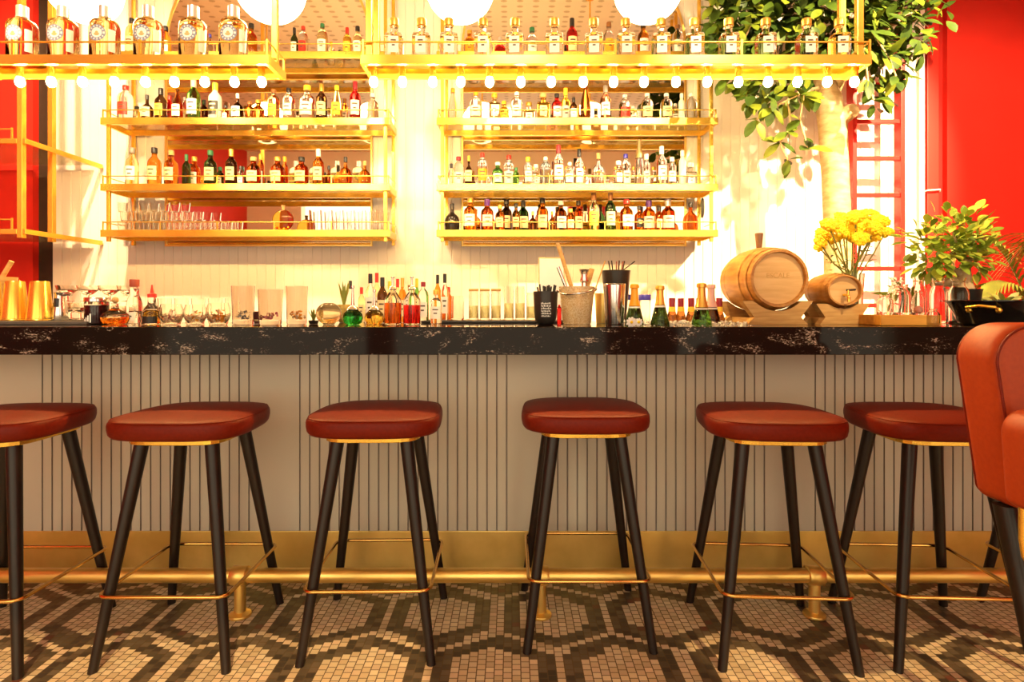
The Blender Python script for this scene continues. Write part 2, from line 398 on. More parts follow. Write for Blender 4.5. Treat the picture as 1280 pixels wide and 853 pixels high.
# foot rail
t = thing('foot_rail', 'long brass foot rail along the bar on flanged posts', 'foot rail', (0, 0, 0))
RYl = 2.24; zr = .155
m = MB(); m.tube([(BX0, RYl, zr), (-1, RYl, zr), (1, RYl, zr), (BX1, RYl, zr)], .027, 20); m.build('rail', BRASS_OLD, t)
for px in (-75, 300, 676, 1018, 1400):
    x = PX(px, RYl)
    m = MB(); m.lathe([(.033, -.03), (.036, -.027), (.036, .027), (.033, .03)], 20, (x, RYl, zr), M=Matrix.Rotation(pi / 2, 3, 'Y'))
    m.lathe([(.021, 0.012), (.021, zr - .02)], 18, (x, RYl, 0)); p = m.build('post', BRASS_OLD, t)
    m = MB(); m.lathe([(.040, .002), (.042, .006), (.040, .012), (.03, .016), (.022, .02)], 20, (x, RYl, 0)); m.build('flange', BRASS_OLD, p)

# ------------------------------------------------------------------ bar stools
def superring(sx, sy, z, n, seg=48, taper=0.0):
    out = []
    for j in range(seg):
        a = 2 * pi * (j + .5) / seg
        q = 1 / ((abs(cos(a)) ** n + abs(sin(a)) ** n) ** (1 / n))
        x = sx * q * cos(a); y = sy * q * sin(a)
        x *= 1 - taper * (y / sy) * .5
        out.append((x, y, z))
    return out
def leg_mesh(x0, y0, z0, x1, y1, r0, r1):
    m = MB(); P0 = Vector((x0, y0, z0)); P1 = Vector((x1, y1, 0.0016)); R = []
    for i in range(9):
        f = i / 8; p = P0.lerp(P1, f); r = r0 + (r1 - r0) * f
        R.append([(p.x + r * cos(2 * pi * j / 18), p.y + r * sin(2 * pi * j / 18), p.z) for j in range(18)])
    m.rings(list(reversed(R))); return m
def make_stool():
    t = thing('bar_stool', 'x', 'bar stool', (0, 0, 0), 0, 'backless bar stools along the bar')
    z0 = .735
    m = MB(); S = .228
    prof = [(.90, 0), (.955, .004), (.985, .014), (1.0, .034), (1.0, .050), (.992, .060), (.975, .066), (.965, .0665), (.955, .069), (.90, .073), (.75, .078), (.5, .081), (.25, .0825), (.02, .083)]
    m.rings([superring(S * k, S * k * .98, z0 + z * .9, 3.5 if k > .7 else 3.0, taper=.10) for k, z in prof], 0, True)
    seat = m.build('seat', LEATHER, t)
    m = MB(); R = superring(S * .972, S * .98 * .972, z0 + .0672 * .9, 3.5, taper=.10)
    m.tube(R, .0016, 6, closed=True); m.build('piping', LEATHER, seat)
    m = MB(); m.rings([superring(.160, .166, z0 - .0205, 5), superring(.164, .170, z0 - .018, 5), superring(.164, .170, z0 - .001, 5)], 0, False); m.build('seat_trim', BRASS, t)
    for sx in (-1, 1):
        for sy in (-1, 1):
            leg_mesh(sx * .118, sy * .120, z0 - .021, sx * .214, sy * .220, .0235, .0150).build('leg', DARKWOOD, t)
    zr = .238; f = (z0 - zr) / z0; lx = .118 + (.214 - .118) * f + .020 + .0055; ly = .120 + (.22 - .12) * f + .020 + .0055; rc = .035
    pts = []
    for (cx, cyy, a0) in ((lx - rc, ly - rc, 0), (-lx + rc, ly - rc, pi / 2), (-lx + rc, -ly + rc, pi), (lx - rc, -ly + rc, 3 * pi / 2)):
        for i in range(6):
            a = a0 + pi / 2 * i / 5; pts.append((cx + rc * cos(a), cyy + rc * sin(a), zr))
    m = MB(); m.tube(pts, .0062, 10, closed=True); m.build('foot_ring', COPPER, t)
    return t
stool = make_stool()
SP = [(-1.775, 2.09, .0, 'red leather bar stool at the far left, its seat cut by the frame'),
      (-1.13, 2.117, .0, 'red leather bar stool below the jar of dark syrup, second from left'),
      (-.483, 2.155, .02, 'red leather bar stool below the green decanter and the two red bottles'),
      (.265, 2.225, .0, 'red leather bar stool below the black straw cup and ice bucket'),
      (.905, 2.115, -.06, 'red leather bar stool below the large oak barrel'),
      (1.465, 2.11, -.05, 'red leather bar stool between the barrel stool and the backed chair'),
      (2.07, 2.13, -.02, 'dark legged bar stool mostly hidden behind the backed leather chair')]
for i, (x, y, rz, lab) in enumerate(SP):
    o = stool if i == 0 else copy_tree(stool)
    o.location = (x, y, 0); o.rotation_euler = (0, 0, rz); o['label'] = lab

# ------------------------------------------------------------------ backed chair at right
t = thing('bar_armchair', 'tall red leather bar chair with padded back and brass arms', 'bar chair', (1.36, 1.2, 0))
def slab(w0, w1, z0, z1, th, rtop, rbot, lean=0.0, n=10):
    """padded panel in local XZ, thickness along +Y, left side slanting from w0 (bottom) to w1 (top)"""
    out = []
    out += [(w0[0] + rbot - rbot * sin(a), z0 + rbot - rbot * cos(a)) for a in [pi / 2 * i / n for i in range(n + 1)]]
    out += [(w1[0] + rtop - rtop * cos(a), z1 - rtop + rtop * sin(a)) for a in [pi / 2 * i / n for i in range(n + 1)]]
    out += [(w1[1] - rtop + rtop * sin(a), z1 - rtop + rtop * cos(a)) for a in [pi / 2 * i / n for i in range(n + 1)]]
    out += [(w0[1] - rbot + rbot * cos(a), z0 + rbot - rbot * sin(a)) for a in [pi / 2 * i / n for i in range(n + 1)]]
    cx = (w0[0] + w0[1]) / 2; cz = (z0 + z1) / 2
    R = []
    for k, yy in ((.90, 0), (.965, .004), (.99, .012), (1, .025), (1, th - .025), (.99, th - .012), (.965, th - .004), (.90, th)):
        R.append([(cx + (p[0] - cx) * k, yy - lean * (p[1] - z0), cz + (p[1] - cz) * (1 - (1 - k) * .8)) for p in out])
    R.reverse()
    return R
m = MB(); m.rings(slab((-.225, .20), (-.272, .245), .712, 1.137, .125, .085, .03)); back = m.build('backrest', LEATHER_O, t, (0, .135, 0))
# seam piping round the near face edge
for yy in (.012, .113):
    m = MB(); R = slab((-.225, .20), (-.272, .245), .712, 1.137, .125, .085, .03)
    rr = R[6] if yy < .05 else R[1]
    m.tube([(p[0] * 1.002, p[1] - (.001 if yy < .05 else -.001), p[2]) for p in rr], .0028, 6, closed=True); m.build('piping', LEATHER, back)
m = MB(); m.rings([superring(.205 * k, .20 * k, .72 + z, 4.0) for k, z in [(.9, 0), (.97, .006), (1, .03), (1, .055), (.97, .07), (.9, .078), (.5, .085), (.02, .087)]]); m.build('seat', LEATHER, t, (0, -.085, 0))
m = MB(); m.rings(slab((-.205, -.10), (-.215, -.10), .765, .975, .22, .05, .02)); m.build('armrest', LEATHER_O, t, (-.085, -.13, -.02))
m = MB(); m.rings(slab((.10, .205), (.10, .215), .765, .975, .22, .05, .02)); m.build('armrest', LEATHER_O, t, (.16, -.13, 0))
for (x0, y0, x1, y1) in ((-.208, .185, -.168, .05), (.18, .185, .2, .26), (-.17, -.22, -.2, -.3), (.17, -.22, .2, -.3)):
    leg_mesh(x0, y0, .7115, x1, y1, .023, .014).build('leg', DARKWOOD, t)
m = MB(); m.tube([(-.272, .06, .752), (-.272, .06, .68), (-.268, .058, .645), (-.255, .045, .615), (-.23, .01, .59), (-.19, -.05, .578), (-.12, -.15, .575), (-.1, -.22, .575)], .0085, 10); m.build('arm_bracket', BRASS, t)
m = MB(); z = .25
m.tube([(-.21, .22, z), (-.21, -.25, z), (-.19, -.27, z), (.19, -.27, z), (.21, -.25, z), (.21, .22, z), (.19, .24, z), (-.19, .24, z)], .0062, 8, closed=True); m.build('foot_ring', COPPER, t)

# ------------------------------------------------------------------ brass shelf units
UF, UR = 4.41, 4.70
SZ = [1.734, 2.075, 2.565, 3.055]       # shelf top heights
def shelf_unit(label, x0, x1):
    t = thing('brass_shelf_unit', label, 'shelf unit', (0, 0, 0))
    r = .012
    for (px, py) in ((x0, UF), (x1, UF), (x0, UR), (x1, UR)):
        m = MB(); m.box(px - r, px + r, py - r, py + r, SZ[0] - .085, RZ - .001, bev=.003); m.build('post', BRASS, t)
    names = ['bottom', 'middle', 'upper', 'top']
    for z in SZ:
        m = MB(); o = .02; h = .052
        m.box(x0 - o - .02, x1 + o + .02, UF - .014 - .022, UF - .0135, z - h, z, bev=.003)
        m.box(x0 - o - .005, x1 + o + .005, UR - .040, UR - .014, z - h, z, bev=.003)
        for xx in (x0, x1):
            sgn = -1 if xx == x0 else 1
            m.box(xx + sgn * .0135, xx + sgn * .033, UF - .0135, UR - .04, z - h, z, bev=.003)
        sh = m.build('shelf', BRASS, t)
        m = MB(); m.box(x0 - .012, x1 + .012, UF - .013, UR - .041, z - .012, z - .001); m.build('shelf_plate', SHELFGL, sh)
        m = MB(); yy = UF - .024; zr = z + .058
        m.tube([(x0 - .03, yy, zr), (x1 + .03, yy, zr)], .0042, 8)
        for xx in (x0 - .027, x1 + .027): m.tube([(xx, yy, zr), (xx, UR - .05, zr)], .0042, 8)
        k = 5
        for i in range(k + 1):
            xx = x0 - .027 + (x1 - x0 + .054) * i / k; m.box(xx - .004, xx + .004, yy - .004, yy + .004, z - .002, zr + .006)
        m.build('gallery_rail', BRASS, sh)
    return t
LX0, LX1 = PX(136, UF), PX(482, UF); QX0, QX1 = PX(553, UF), PX(889, UF)
shelf_unit('tall brass and glass shelf unit of bottles on the left', LX0, LX1)
shelf_unit('tall brass and glass shelf unit of bottles on the right', QX0, QX1)

# left open brass stand
t = thing('brass_wall_shelf', 'open brass shelf stand cut by the left edge before red wall', 'shelf unit', (0, 0, 0))
xs = PX(27, 4.0); r = .018
for (x, y) in ((xs, 4.0), (xs + .003, 4.26), (xs - 1.2, 4.0)):
    m = MB(); m.box(x - r, x + r, y - r, y + r, 1.63, RZ - .001, bev=.003); m.build('post', BRASS, t)
for z in (2.30, 1.69):
    m = MB(); m.box(xs - 1.3, xs - r - .001, 4.0 - .018, 4.0 + .018, z - .035, z, bev=.003)
    m.box(xs + r + .002, xs + r + .024, 4.0 - .018, 4.735, z - .035, z, bev=.003)
    sh = m.build('shelf', BRASS, t)
    m = MB(); m.box(xs - 1.3, xs - r - .006, 4.0 + .02, 4.70, z - .012, z - .002); m.build('shelf_plate', SHELFGL, sh)
    m = MB(); m.tube([(xs - 1.3, 3.995, z + .065), (xs - .06, 3.995, z + .065)], .005, 8); m.box(xs - .066, xs - .056, 3.99, 4.0, z - .001, z + .075); m.build('gallery_rail', BRASS, sh)

# ------------------------------------------------------------------ hanging gantries with bulbs
GF, GR = 2.95, 3.18; GZ = 2.428
def gantry(label, x0, x1, bulbs, poles, railpx):
    t = thing('hanging_shelf', label, 'hanging shelf', (0, 0, 0))
    h = .048
    m = MB()
    m.box(x0, x1, GF, GF + .022, GZ - h, GZ, bev=.002); m.box(x0, x1, GR - .012, GR, GZ - .04, GZ + .0, bev=.002)
    m.box(x0, x0 + .022, GF + .0225, GR - .0125, GZ - h, GZ, bev=.002); m.box(x1 - .022, x1, GF + .0225, GR - .0125, GZ - h, GZ, bev=.002)
    m.build('frame', BRASS, t)
    m = MB(); m.box(x0 + .023, x1 - .023, GF + .023, GR - .0125, GZ - .012, GZ - .002); m.build('shelf_plate', mat('mirror brass', (0.95, 0.56, 0.07), 0.12, 1.0, color2=(.85, .46, .05), nscale=5), t)
    m = MB(); zr = GZ + .066
    for yy, rr in ((GF + .010, .0052), (GR - .006, .004)):
        m.tube([(x0, yy, zr), (x1, yy, zr)], rr, 8)
    for xx in (x0 + .006, x1 - .006): m.tube([(xx, GF + .01, zr), (xx, GR - .006, zr)], .004, 8)
    for px in railpx:
        for yy in (GF + .010, GR - .006):
            xx = min(max(PX(px, GF + .01), x0 + .006), x1 - .006); m.box(xx - .005, xx + .005, yy - .005, yy + .005, GZ - .002, zr + .012)
    m.build('gallery_rail', BRASS, t)
    for (x, y) in poles:
        m = MB(); m.box(x - .016, x + .016, y - .016, y + .016, GZ - .001, RZ - .001, bev=.003); m.build('pole', BRASS, t)
    for px in bulbs:
        by = 3.045; x = PX(px, by); zc = PZ(103, by)
        m = MB(); m.lathe([(.017, 0), (.0175, .004), (.0175, .05), (.014, .056), (.006, .058), (.006, GZ - .012 - zc - .024)], 14, (x, by, zc + .024)); s = m.build('lamp_holder', BRASS, t)
        m = MB(); m.lathe([(.001, -.024), (.010, -.0218), (.018, -.0145), (.0215, -.004), (.0215, .004), (.019, .013), (.0148, .0225)], 16, (x, by, zc)); m.build('bulb', BULB, s)
    return t
GLX1 = PX(336, GF); GLX0 = -2.75; GRX0 = PX(450, GF); GRX1 = PX(1090, GF)
gantry('hanging brass bottle shelf with bulbs underneath at upper left', GLX0, GLX1, [-14, 25, 64, 103, 143, 182, 218, 256, 293, 327],
       [(PX(344, 3.06), 3.06), (-2.70, 3.06)], [-140, 16, 175, 334])
gantry('longer hanging brass bottle shelf with bulbs underneath across centre and right', GRX0, GRX1,
       [467, 503, 541, 576, 612, 651, 689, 729, 767, 805, 845, 884, 923, 960, 997, 1034, 1068],
       [(PX(462, 2.99), 2.985), (PX(462, 2.99), 3.145), (PX(1073, 2.99), 2.985), (PX(1073, 2.99), 3.145)], [454, 610, 769, 927, 1088])

# ------------------------------------------------------------------ globe lamps
gl = thing('globe_pendant', 'x', 'globe lamp', (0, 0, 0), 0, 'opal globe pendants above the bar')
m = MB(); m.sphere((0, 0, 0), .2, 32, 20); m.build('globe', GLOBE, gl)
m = MB(); m.lathe([(.05, .192), (.05, .215), (.02, .225), (.008, .23), (.008, RZ - 3.03 - .012), (.05, RZ - 3.03 - .010), (.05, RZ - 3.03 - .001)], 16); m.build('stem', BRASS, gl)
for i, (px, lab) in enumerate(((105, 'glowing white globe lamp above the left hanging shelf, leftmost of four'), (338, 'glowing white globe lamp beside the brass pole of left hanging shelf'),
                               (575, 'glowing white globe lamp above the third square bottle of hanging shelf'), (810, 'glowing white globe lamp nearest the tree foliage'))):
    o = gl if i == 0 else copy_tree(gl); o.location = (PX(px, 3.45), 3.45, 3.03); o['label'] = lab

# ------------------------------------------------------------------ bottles
KIND = {
 'wine':   ([(.90, 0), (1, .02), (1, .56), (.94, .64), (.66, .71), (.42, .76), (.34, .81), (.33, .93), (.37, .94), (.37, 1.0)], 2, .80),
 'whisky': ([(.92, 0), (1, .02), (1, .54), (.97, .62), (.82, .68), (.55, .73), (.40, .77), (.37, .86), (.41, .87), (.41, .9)], 2, .86),
 'squat':  ([(.80, 0), (.95, .05), (1, .18), (.99, .36), (.88, .50), (.60, .59), (.32, .65), (.25, .70), (.24, .84)], 2, .82),
 'cone':   ([(.92, 0), (1, .02), (1, .36), (.90, .52), (.62, .70), (.42, .80), (.36, .86), (.35, 1.0)], 2, .86),
 'square': ([(.95, 0, 7), (1, .015, 7), (1, .60, 7), (.95, .635, 6), (.62, .655, 3), (.42, .67, 2), (.38, .70, 2), (.38, .79, 2), (.43, .80, 2), (.43, .83, 2)], 7, .83),
 'dome':   ([(.92, 0), (1, .02), (1, .58), (.97, .66), (.84, .74), (.60, .79), (.40, .82), (.36, .86), (.36, .92)], 2, .88),
 'slim':   ([(.94, 0), (1, .015), (1, .66), (.92, .71), (.62, .76), (.50, .80), (.48, .94)], 2, .84),
 'oval':   ([(.92, 0), (1, .02), (1, .62), (.97, .68), (.86, .735), (.62, .765), (.44, .785), (.38, .81), (.38, .93)], 2.6, .80),
}
def rad_at(prof, H, R, z):
    pts = prof
    for a, b_ in zip(pts, pts[1:]):
        if a[1] <= z / H <= b_[1] + 1e-9:
            f = (z / H - a[1]) / max(1e-6, b_[1] - a[1]); return R * (a[0] + (b_[0] - a[0]) * f)
    return R * pts[-1][0]
def patch(m, R, n, sy, z0, z1, a0, a1, cells=(9, 10), printed=True, off=.0012):
    nc, nr = cells; vs = []
    for j in range(nr + 1):
        z = z0 + (z1 - z0) * j / nr
        for i in range(nc + 1):
            a = a0 + (a1 - a0) * i / nc
            q = 1 if n == 2 else 1 / ((abs(cos(a)) ** n + abs(sin(a)) ** n) ** (1 / n))
            r = (R + off) * q; vs.append((r * cos(a), r * sin(a) * sy - (off if sy < 1 else 0), z))
    for j in range(nr):
        for i in range(nc):
            pr = printed and ((j in (nr - 3,) and 1 < i < nc - 2) or (j == nr // 2 - 1 and 2 < i < nc - 3))
            k = j * (nc + 1) + i
            m.add([vs[k], vs[k + 1], vs[k + nc + 2], vs[k + nc + 1]], [[0, 1, 2, 3]], 1 if pr else 0, True)
BCACHE = {}
def bottle(kind, H, W, glass, cap, lab, loc, label, group, name='bottle', cat='bottle', rz=0.0, foil=0, lz=None, flat=1.0, seg=None, band=None, deco=None):
    prof, n, c0 = KIND[kind]; R = W / 2
    H = round(H, 2); R = round(R, 3)
    key = (kind, H, R, glass, cap, lab, foil, lz, flat, band, deco)
    t = thing(name, label, cat, loc, rz, group)
    if key in BCACHE:
        for ch in BCACHE[key].children: copy_tree(ch, t)
        return t
    BCACHE[key] = t
    seg = seg or (32 if n != 2 else 22)
    P = [(r_ * R if n_ == 2 or True else 0, z_ * H, n_) for (r_, z_, n_) in [(p[0], p[1], p[2] if len(p) > 2 else n) for p in prof]]
    neck = prof[-1][0] * R
    m = MB(); m.lathe([(0.0005, 0.0005, n)] + P, seg, sy=flat, cap0=False); m.build('glass_body', glass_m(glass), t)
    if cap:
        m = MB(); cr = neck * 1.10 + .0005; z0 = (c0 if not foil else foil) * H
        rz0 = rad_at(prof, H, R, z0) * 1.06 + .0006
        zz = [z0 + (H - z0) * i / 6 for i in range(7)]
        if foil:
            pr = [(rad_at(prof, H, R, z_) * 1.05 + .0007, z_) for z_ in zz[:-1]]
            pr += [(pr[-1][0], H + .0005), (pr[-1][0] * .8, H + .002)]
        elif kind == 'square':
            pr = [(neck * 1.0, z0 + .001), (neck * 1.25, z0 + .004), (neck * 1.28, H - .004), (neck * 1.15, H)]
        else: pr = [(cr, z0), (cr, H - .003), (cr * .88, H)]
        m.lathe(pr, 16, sy=1 if flat > .8 else 1); m.build('cap', cap_m(cap), t)
    if lab:
        a, b_ = lz or (.14, .50)
        m = MB(); rr = rad_at(prof, H, R, a * H + .001)
        da = .85 if n < 3 else .5
        patch(m, R, n if n < 5 else 7, flat, a * H, b_ * H, -pi / 2 - da, -pi / 2 + da); m.build('paper_label', [label_m(lab), INK if lab != 'black' else CREAM], t)
    if band:
        m = MB(); z_ = .52 * H
        patch(m, R, n, flat, .60 * H - .02 * H, .60 * H - .0, -pi, pi, (16, 1), False); m.build('band', label_m(band), t)
    return t

def shelf_row(entries, base_py, Yf, ztop, group, where, spread=.11, s0=None):
    """entries: (px, h_px, w_px, kind, glass, cap, label, foil)"""
    last = {}
    cnt = 0
    for i, e in enumerate(entries):
        px, h, w, kind, glass, cap, lab = e[:7]; foil = e[7] if len(e) > 7 else 0
        # choose depth: front unless it would hit the previous one
        placed = False
        for Y in (Yf, Yf + spread):
            X = PX(px, Y); W = w * Y / F; H = h * Y / F
            if Y not in last or X - W / 2 > last[Y] + .003: placed = True; break
        if not placed:
            Y = Yf if last[Yf] < last.get(Yf + spread, -99) else Yf + spread
            W = w * Y / F; H = h * Y / F; X = last[Y] + .004 + W / 2
        last[Y] = X + W / 2
        desc = {'squat': 'squat ', 'slim': 'slim ', 'square': 'square ', 'cone': 'tapering ', 'wine': 'tall '}.get(kind, '')
        ln = desc + glass.replace('milky', 'white') + ' bottle' + (', %s cap' % cap if cap else '') + (', %s label' % lab if lab else '')
        ln += ', %s from left, %s' % (ORD[i + 1], where)
        bottle(kind, H, W, glass, cap, lab, (X, Y, ztop + .0005), ln, group, foil=foil, rz=random.uniform(-.15, .15) if kind != 'square' else random.uniform(-.1, .1))

R1L = [(157, 44, 18, 'dome', 'clear', 'red', 'red'), (171, 24, 10, 'slim', 'straw', 'black', 'cream'), (184, 33, 15, 'squat', 'dark', 'black', 'cream'), (201, 41, 14, 'wine', 'dark', 'black', 'yellow'),
       (212, 37, 9, 'slim', 'red', 'red', 'red'), (222, 40, 13, 'cone', 'brown', None, 'white'), (231, 35, 9, 'dome', 'clear', 'grey', 'white'), (242, 53, 16, 'wine', 'green', 'pink', 'white'),
       (255, 33, 11, 'wine', 'dark', 'black', None), (269, 48, 16, 'wine', 'milky', 'yellow', 'black'), (282, 20, 8, 'slim', 'amber', 'black', 'white'), (297, 34, 15, 'squat', 'dark', 'white', 'white'), (312, 24, 10, 'slim', 'amber', 'brown', None),
       (323, 33, 15, 'whisky', 'amber', 'gold', None), (342, 40, 15, 'dome', 'straw', 'brown', 'yellow'), (361, 41, 15, 'dome', 'clear', 'black', 'white'), (384, 44, 19, 'whisky', 'clear', 'yellow', 'white'),
       (402, 46, 14, 'wine', 'dark', 'gold', 'cream'), (421, 45, 14, 'cone', 'straw', 'yellow', 'yellow'), (431, 34, 8, 'slim', 'amber', 'brown', 'white'), (444, 50, 14, 'wine', 'red', 'maroon', 'white'), (466, 35, 14, 'whisky', 'clear', 'white', None)]
R2L = [(165, 48, 15, 'whisky', 'straw', 'grey', 'pale blue'), (193, 48, 16, 'whisky', 'amber', 'black', 'cream'), (214, 45, 16, 'whisky', 'amber', 'cork', 'cream'), (233, 40, 10, 'wine', 'dark green', 'green', None),
       (243, 40, 14, 'whisky', 'amber', 'gold', 'white'), (263, 44, 15, 'whisky', 'dark green', 'green', 'cream'), (275, 27, 9, 'slim', 'dark green', 'green', 'white'), (289, 47, 14, 'wine', 'dark', 'gold', 'cream'), (301, 24, 8, 'slim', 'clear', 'black', 'white'),
       (317, 37, 17, 'whisky', 'copper', 'cork', 'cream'), (326, 43, 8, 'slim', 'amber', 'orange', 'white'), (347, 37, 17, 'whisky', 'copper', 'gold', 'cream'), (356, 41, 8, 'slim', 'orange', 'orange', None), (377, 37, 17, 'whisky', 'copper', 'black', 'cream'),
       (398, 47, 14, 'wine', 'amber', 'white', 'cream'), (411, 29, 12, 'squat', 'brown', 'black', None), (432, 37, 17, 'squat', 'amber', 'black', None), (456, 31, 16, 'squat', 'amber', 'cork', None)]
R1R = [(566, 42, 13, 'cone', 'clear', 'orange', None), (595, 36, 16, 'dome', 'clear', 'orange', 'white'), (618, 34, 14, 'square', 'straw', 'orange', 'white'), (630, 30, 13, 'whisky', 'yellow', 'yellow', 'yellow'), (646, 36, 15, 'dome', 'clear', 'white', 'white'),
       (661, 29, 15, 'square', 'clear', 'gold', 'white'), (679, 34, 16, 'square', 'yellow', 'cork', 'cream'), (696, 35, 13, 'whisky', 'red', 'black', 'white'), (707, 46, 13, 'wine', 'yellow', 'yellow', 'white'), (717, 30, 10, 'wine', 'dark', 'black', 'white'),
       (732, 48, 13, 'cone', 'brown', None, None), (757, 44, 14, 'wine', 'rose', 'grey', 'white'), (781, 33, 15, 'dome', 'clear', 'white', 'red'), (791, 25, 12, 'dome', 'straw', 'white', 'white'), (809, 34, 15, 'dome', 'clear', 'white', 'cream'),
       (833, 34, 15, 'dome', 'clear', 'white', 'cream'), (844, 27, 11, 'dome', 'straw', 'white', 'white'), (852, 35, 8, 'slim', 'milky', 'white', None), (864, 35, 15, 'dome', 'clear', 'white', None)]
R2R = [(564, 28, 9, 'wine', 'clear', 'black', None), (573, 41, 14, 'dome', 'clear', 'maroon', 'white'), (586, 38, 11, 'squat', 'dark', 'yellow', 'cream'), (603, 41, 14, 'dome', 'clear', 'red', 'orange'), (622, 30, 14, 'whisky', 'green', 'white', 'white'),
       (636, 42, 15, 'dome', 'clear', 'red', 'white'), (645, 23, 8, 'slim', 'green', 'green', None), (660, 36, 11, 'slim', 'clear', 'yellow', 'white'), (670, 31, 11, 'square', 'clear', 'white', 'white'), (682, 37, 14, 'dome', 'pale blue', 'white', None),
       (698, 52, 14, 'wine', 'clear', 'maroon', 'white'), (712, 30, 12, 'dome', 'clear', 'white', 'white'), (724, 50, 12, 'wine', 'clear', 'black', 'white'), (748, 42, 18, 'squat', 'clear', 'cork', None), (773, 32, 12, 'square', 'clear', 'white', 'white'),
       (782, 44, 14, 'dome', 'clear', 'blue', 'white'), (799, 58, 12, 'cone', 'clear', 'taupe', None, .60), (808, 43, 10, 'slim', 'clear', 'white', 'white'), (827, 49, 14, 'wine', 'clear', 'white', 'white'), (840, 36, 11, 'slim', 'clear', 'white', 'white'), (853, 45, 9, 'slim', 'milky', 'white', None), (863, 33, 14, 'square', 'clear', 'white', 'white')]
R3R = [(565, 35, 19, 'squat', 'black', 'black', None), (588, 42, 17, 'whisky', 'orange', 'gold', 'white'), (609, 40, 16, 'whisky', 'copper', 'purple', 'white', .80), (625, 33, 12, 'whisky', 'amber', 'gold', 'cream'), (633, 42, 14, 'whisky', 'dark', 'black', 'cream'), (645, 35, 10, 'whisky', 'amber', 'black', 'cream'),
       (654, 41, 14, 'wine', 'dark green', 'black', 'cream'), (666, 25, 12, 'squat', 'brown', 'gold', None), (678, 43, 15, 'whisky', 'amber', 'black', 'cream'), (690, 24, 10, 'squat', 'amber', 'orange', None), (701, 40, 15, 'whisky', 'brown', 'white', 'white'), (713, 28, 10, 'slim', 'amber', 'orange', 'cream'), (723, 40, 12, 'whisky', 'copper', 'black', 'cream'),
       (742, 48, 15, 'wine', 'straw', 'brown', 'yellow'), (763, 48, 14, 'wine', 'dark green', 'brown', 'cream'), (773, 26, 9, 'slim', 'yellow', 'cork', None), (783, 39, 16, 'whisky', 'orange', 'red', 'white'), (799, 32, 12, 'whisky', 'amber', 'black', 'black'), (811, 41, 16, 'whisky', 'orange', 'purple', 'white', .80),
       (824, 30, 9, 'slim', 'amber', 'black', 'cream'), (835, 42, 17, 'whisky', 'copper', 'silver', 'white', .80), (863, 36, 19, 'squat', 'copper', 'black', None)]
TPL = [(165, 50, 15, 'dome', 'straw', 'black', 'cream'), (207, 40, 13, 'whisky', 'orange', 'black', 'white'), (262, 30, 10, 'whisky', 'pale blue', 'blue', None), (314, 42, 14, 'whisky', 'amber', 'black', None), (368, 38, 9, 'wine', 'dark green', 'black', 'white'), (379, 40, 12, 'dome', 'clear', 'red', 'red'),
       (403, 43, 13, 'dome', 'straw', 'green', 'white'), (414, 28, 9, 'whisky', 'clear', 'orange', 'white'), (434, 38, 11, 'wine', 'yellow', 'red', 'yellow'), (447, 39, 12, 'whisky', 'straw', 'black', 'white'), (470, 42, 11, 'whisky', 'amber', 'black', 'pale blue')]
TPR = [(587, 34, 14, 'whisky', 'amber', 'gold', 'orange'), (625, 26, 14, 'squat', 'red', 'silver', None), (665, 37, 14, 'whisky', 'clear', 'green', 'white'), (715, 50, 14, 'wine', 'red', 'black', 'cream'), (761, 44, 13, 'whisky', 'clear', 'brown', 'orange'), (804, 45, 14, 'whisky', 'orange', 'black', 'white'), (847, 41, 14, 'dome', 'clear', 'brown', 'white')]
YB = 4.475
shelf_row(R1L, 149, YB, SZ[2], 'bottles on the left unit upper shelf', 'left unit upper shelf')
shelf_row(R2L, 231, YB, SZ[1], 'bottles on the left unit middle shelf', 'left unit middle shelf')
shelf_row(R1R, 150, YB, SZ[2], 'bottles on the right unit upper shelf', 'right unit upper shelf')
shelf_row(R2R, 234, YB, SZ[1], 'bottles on the right unit middle shelf', 'right unit middle shelf')
shelf_row(R3R, 290, YB, SZ[0], 'bottles on the right unit bottom shelf', 'right unit bottom shelf')
shelf_row(TPL, 68, 4.50, SZ[3], 'bottles on the left unit top shelf', 'left unit top shelf')
shelf_row(TPR, 68, 4.50, SZ[3], 'bottles on the right unit top shelf', 'right unit top shelf')

# gantry bottles -------------------------------------------------
def emblem_label(parent, R, n, zc, rad, sy=1.0):
    m = MB()
    def P(rho, phi):
        a = -pi / 2 - .05 + rho * cos(phi) / R
        q = 1 / ((abs(cos(a)) ** n + abs(sin(a)) ** n) ** (1 / n)); r = (R + .0012) * q
        return (r * cos(a), r * sin(a) * sy - .0012 * (1 - sy), zc + rho * sin(phi))
    N = 40; rr = [0.0001, rad * .2, rad * .38, rad * .60, rad * .70, rad * .88, rad]
    for k in range(len(rr) - 1):
        for j in range(N):
            a0, a1 = 2 * pi * j / N, 2 * pi * (j + 1) / N
            mi = 0
            if k == 0: mi = 2
            if k == 1 and -pi * .95 < a0 - 2 * pi < -pi * .1: mi = 2
            if k == 3 or k == 5: mi = 1
            if k == 4: mi = 1 if (j % 3) else 0
            m.add([P(rr[k], a0), P(rr[k + 1], a0), P(rr[k + 1], a1), P(rr[k], a1)], [[0, 1, 2, 3]], mi, True)
    m.build('round_label', [PAPER, BLUEINK, TANINK], parent)
first = None
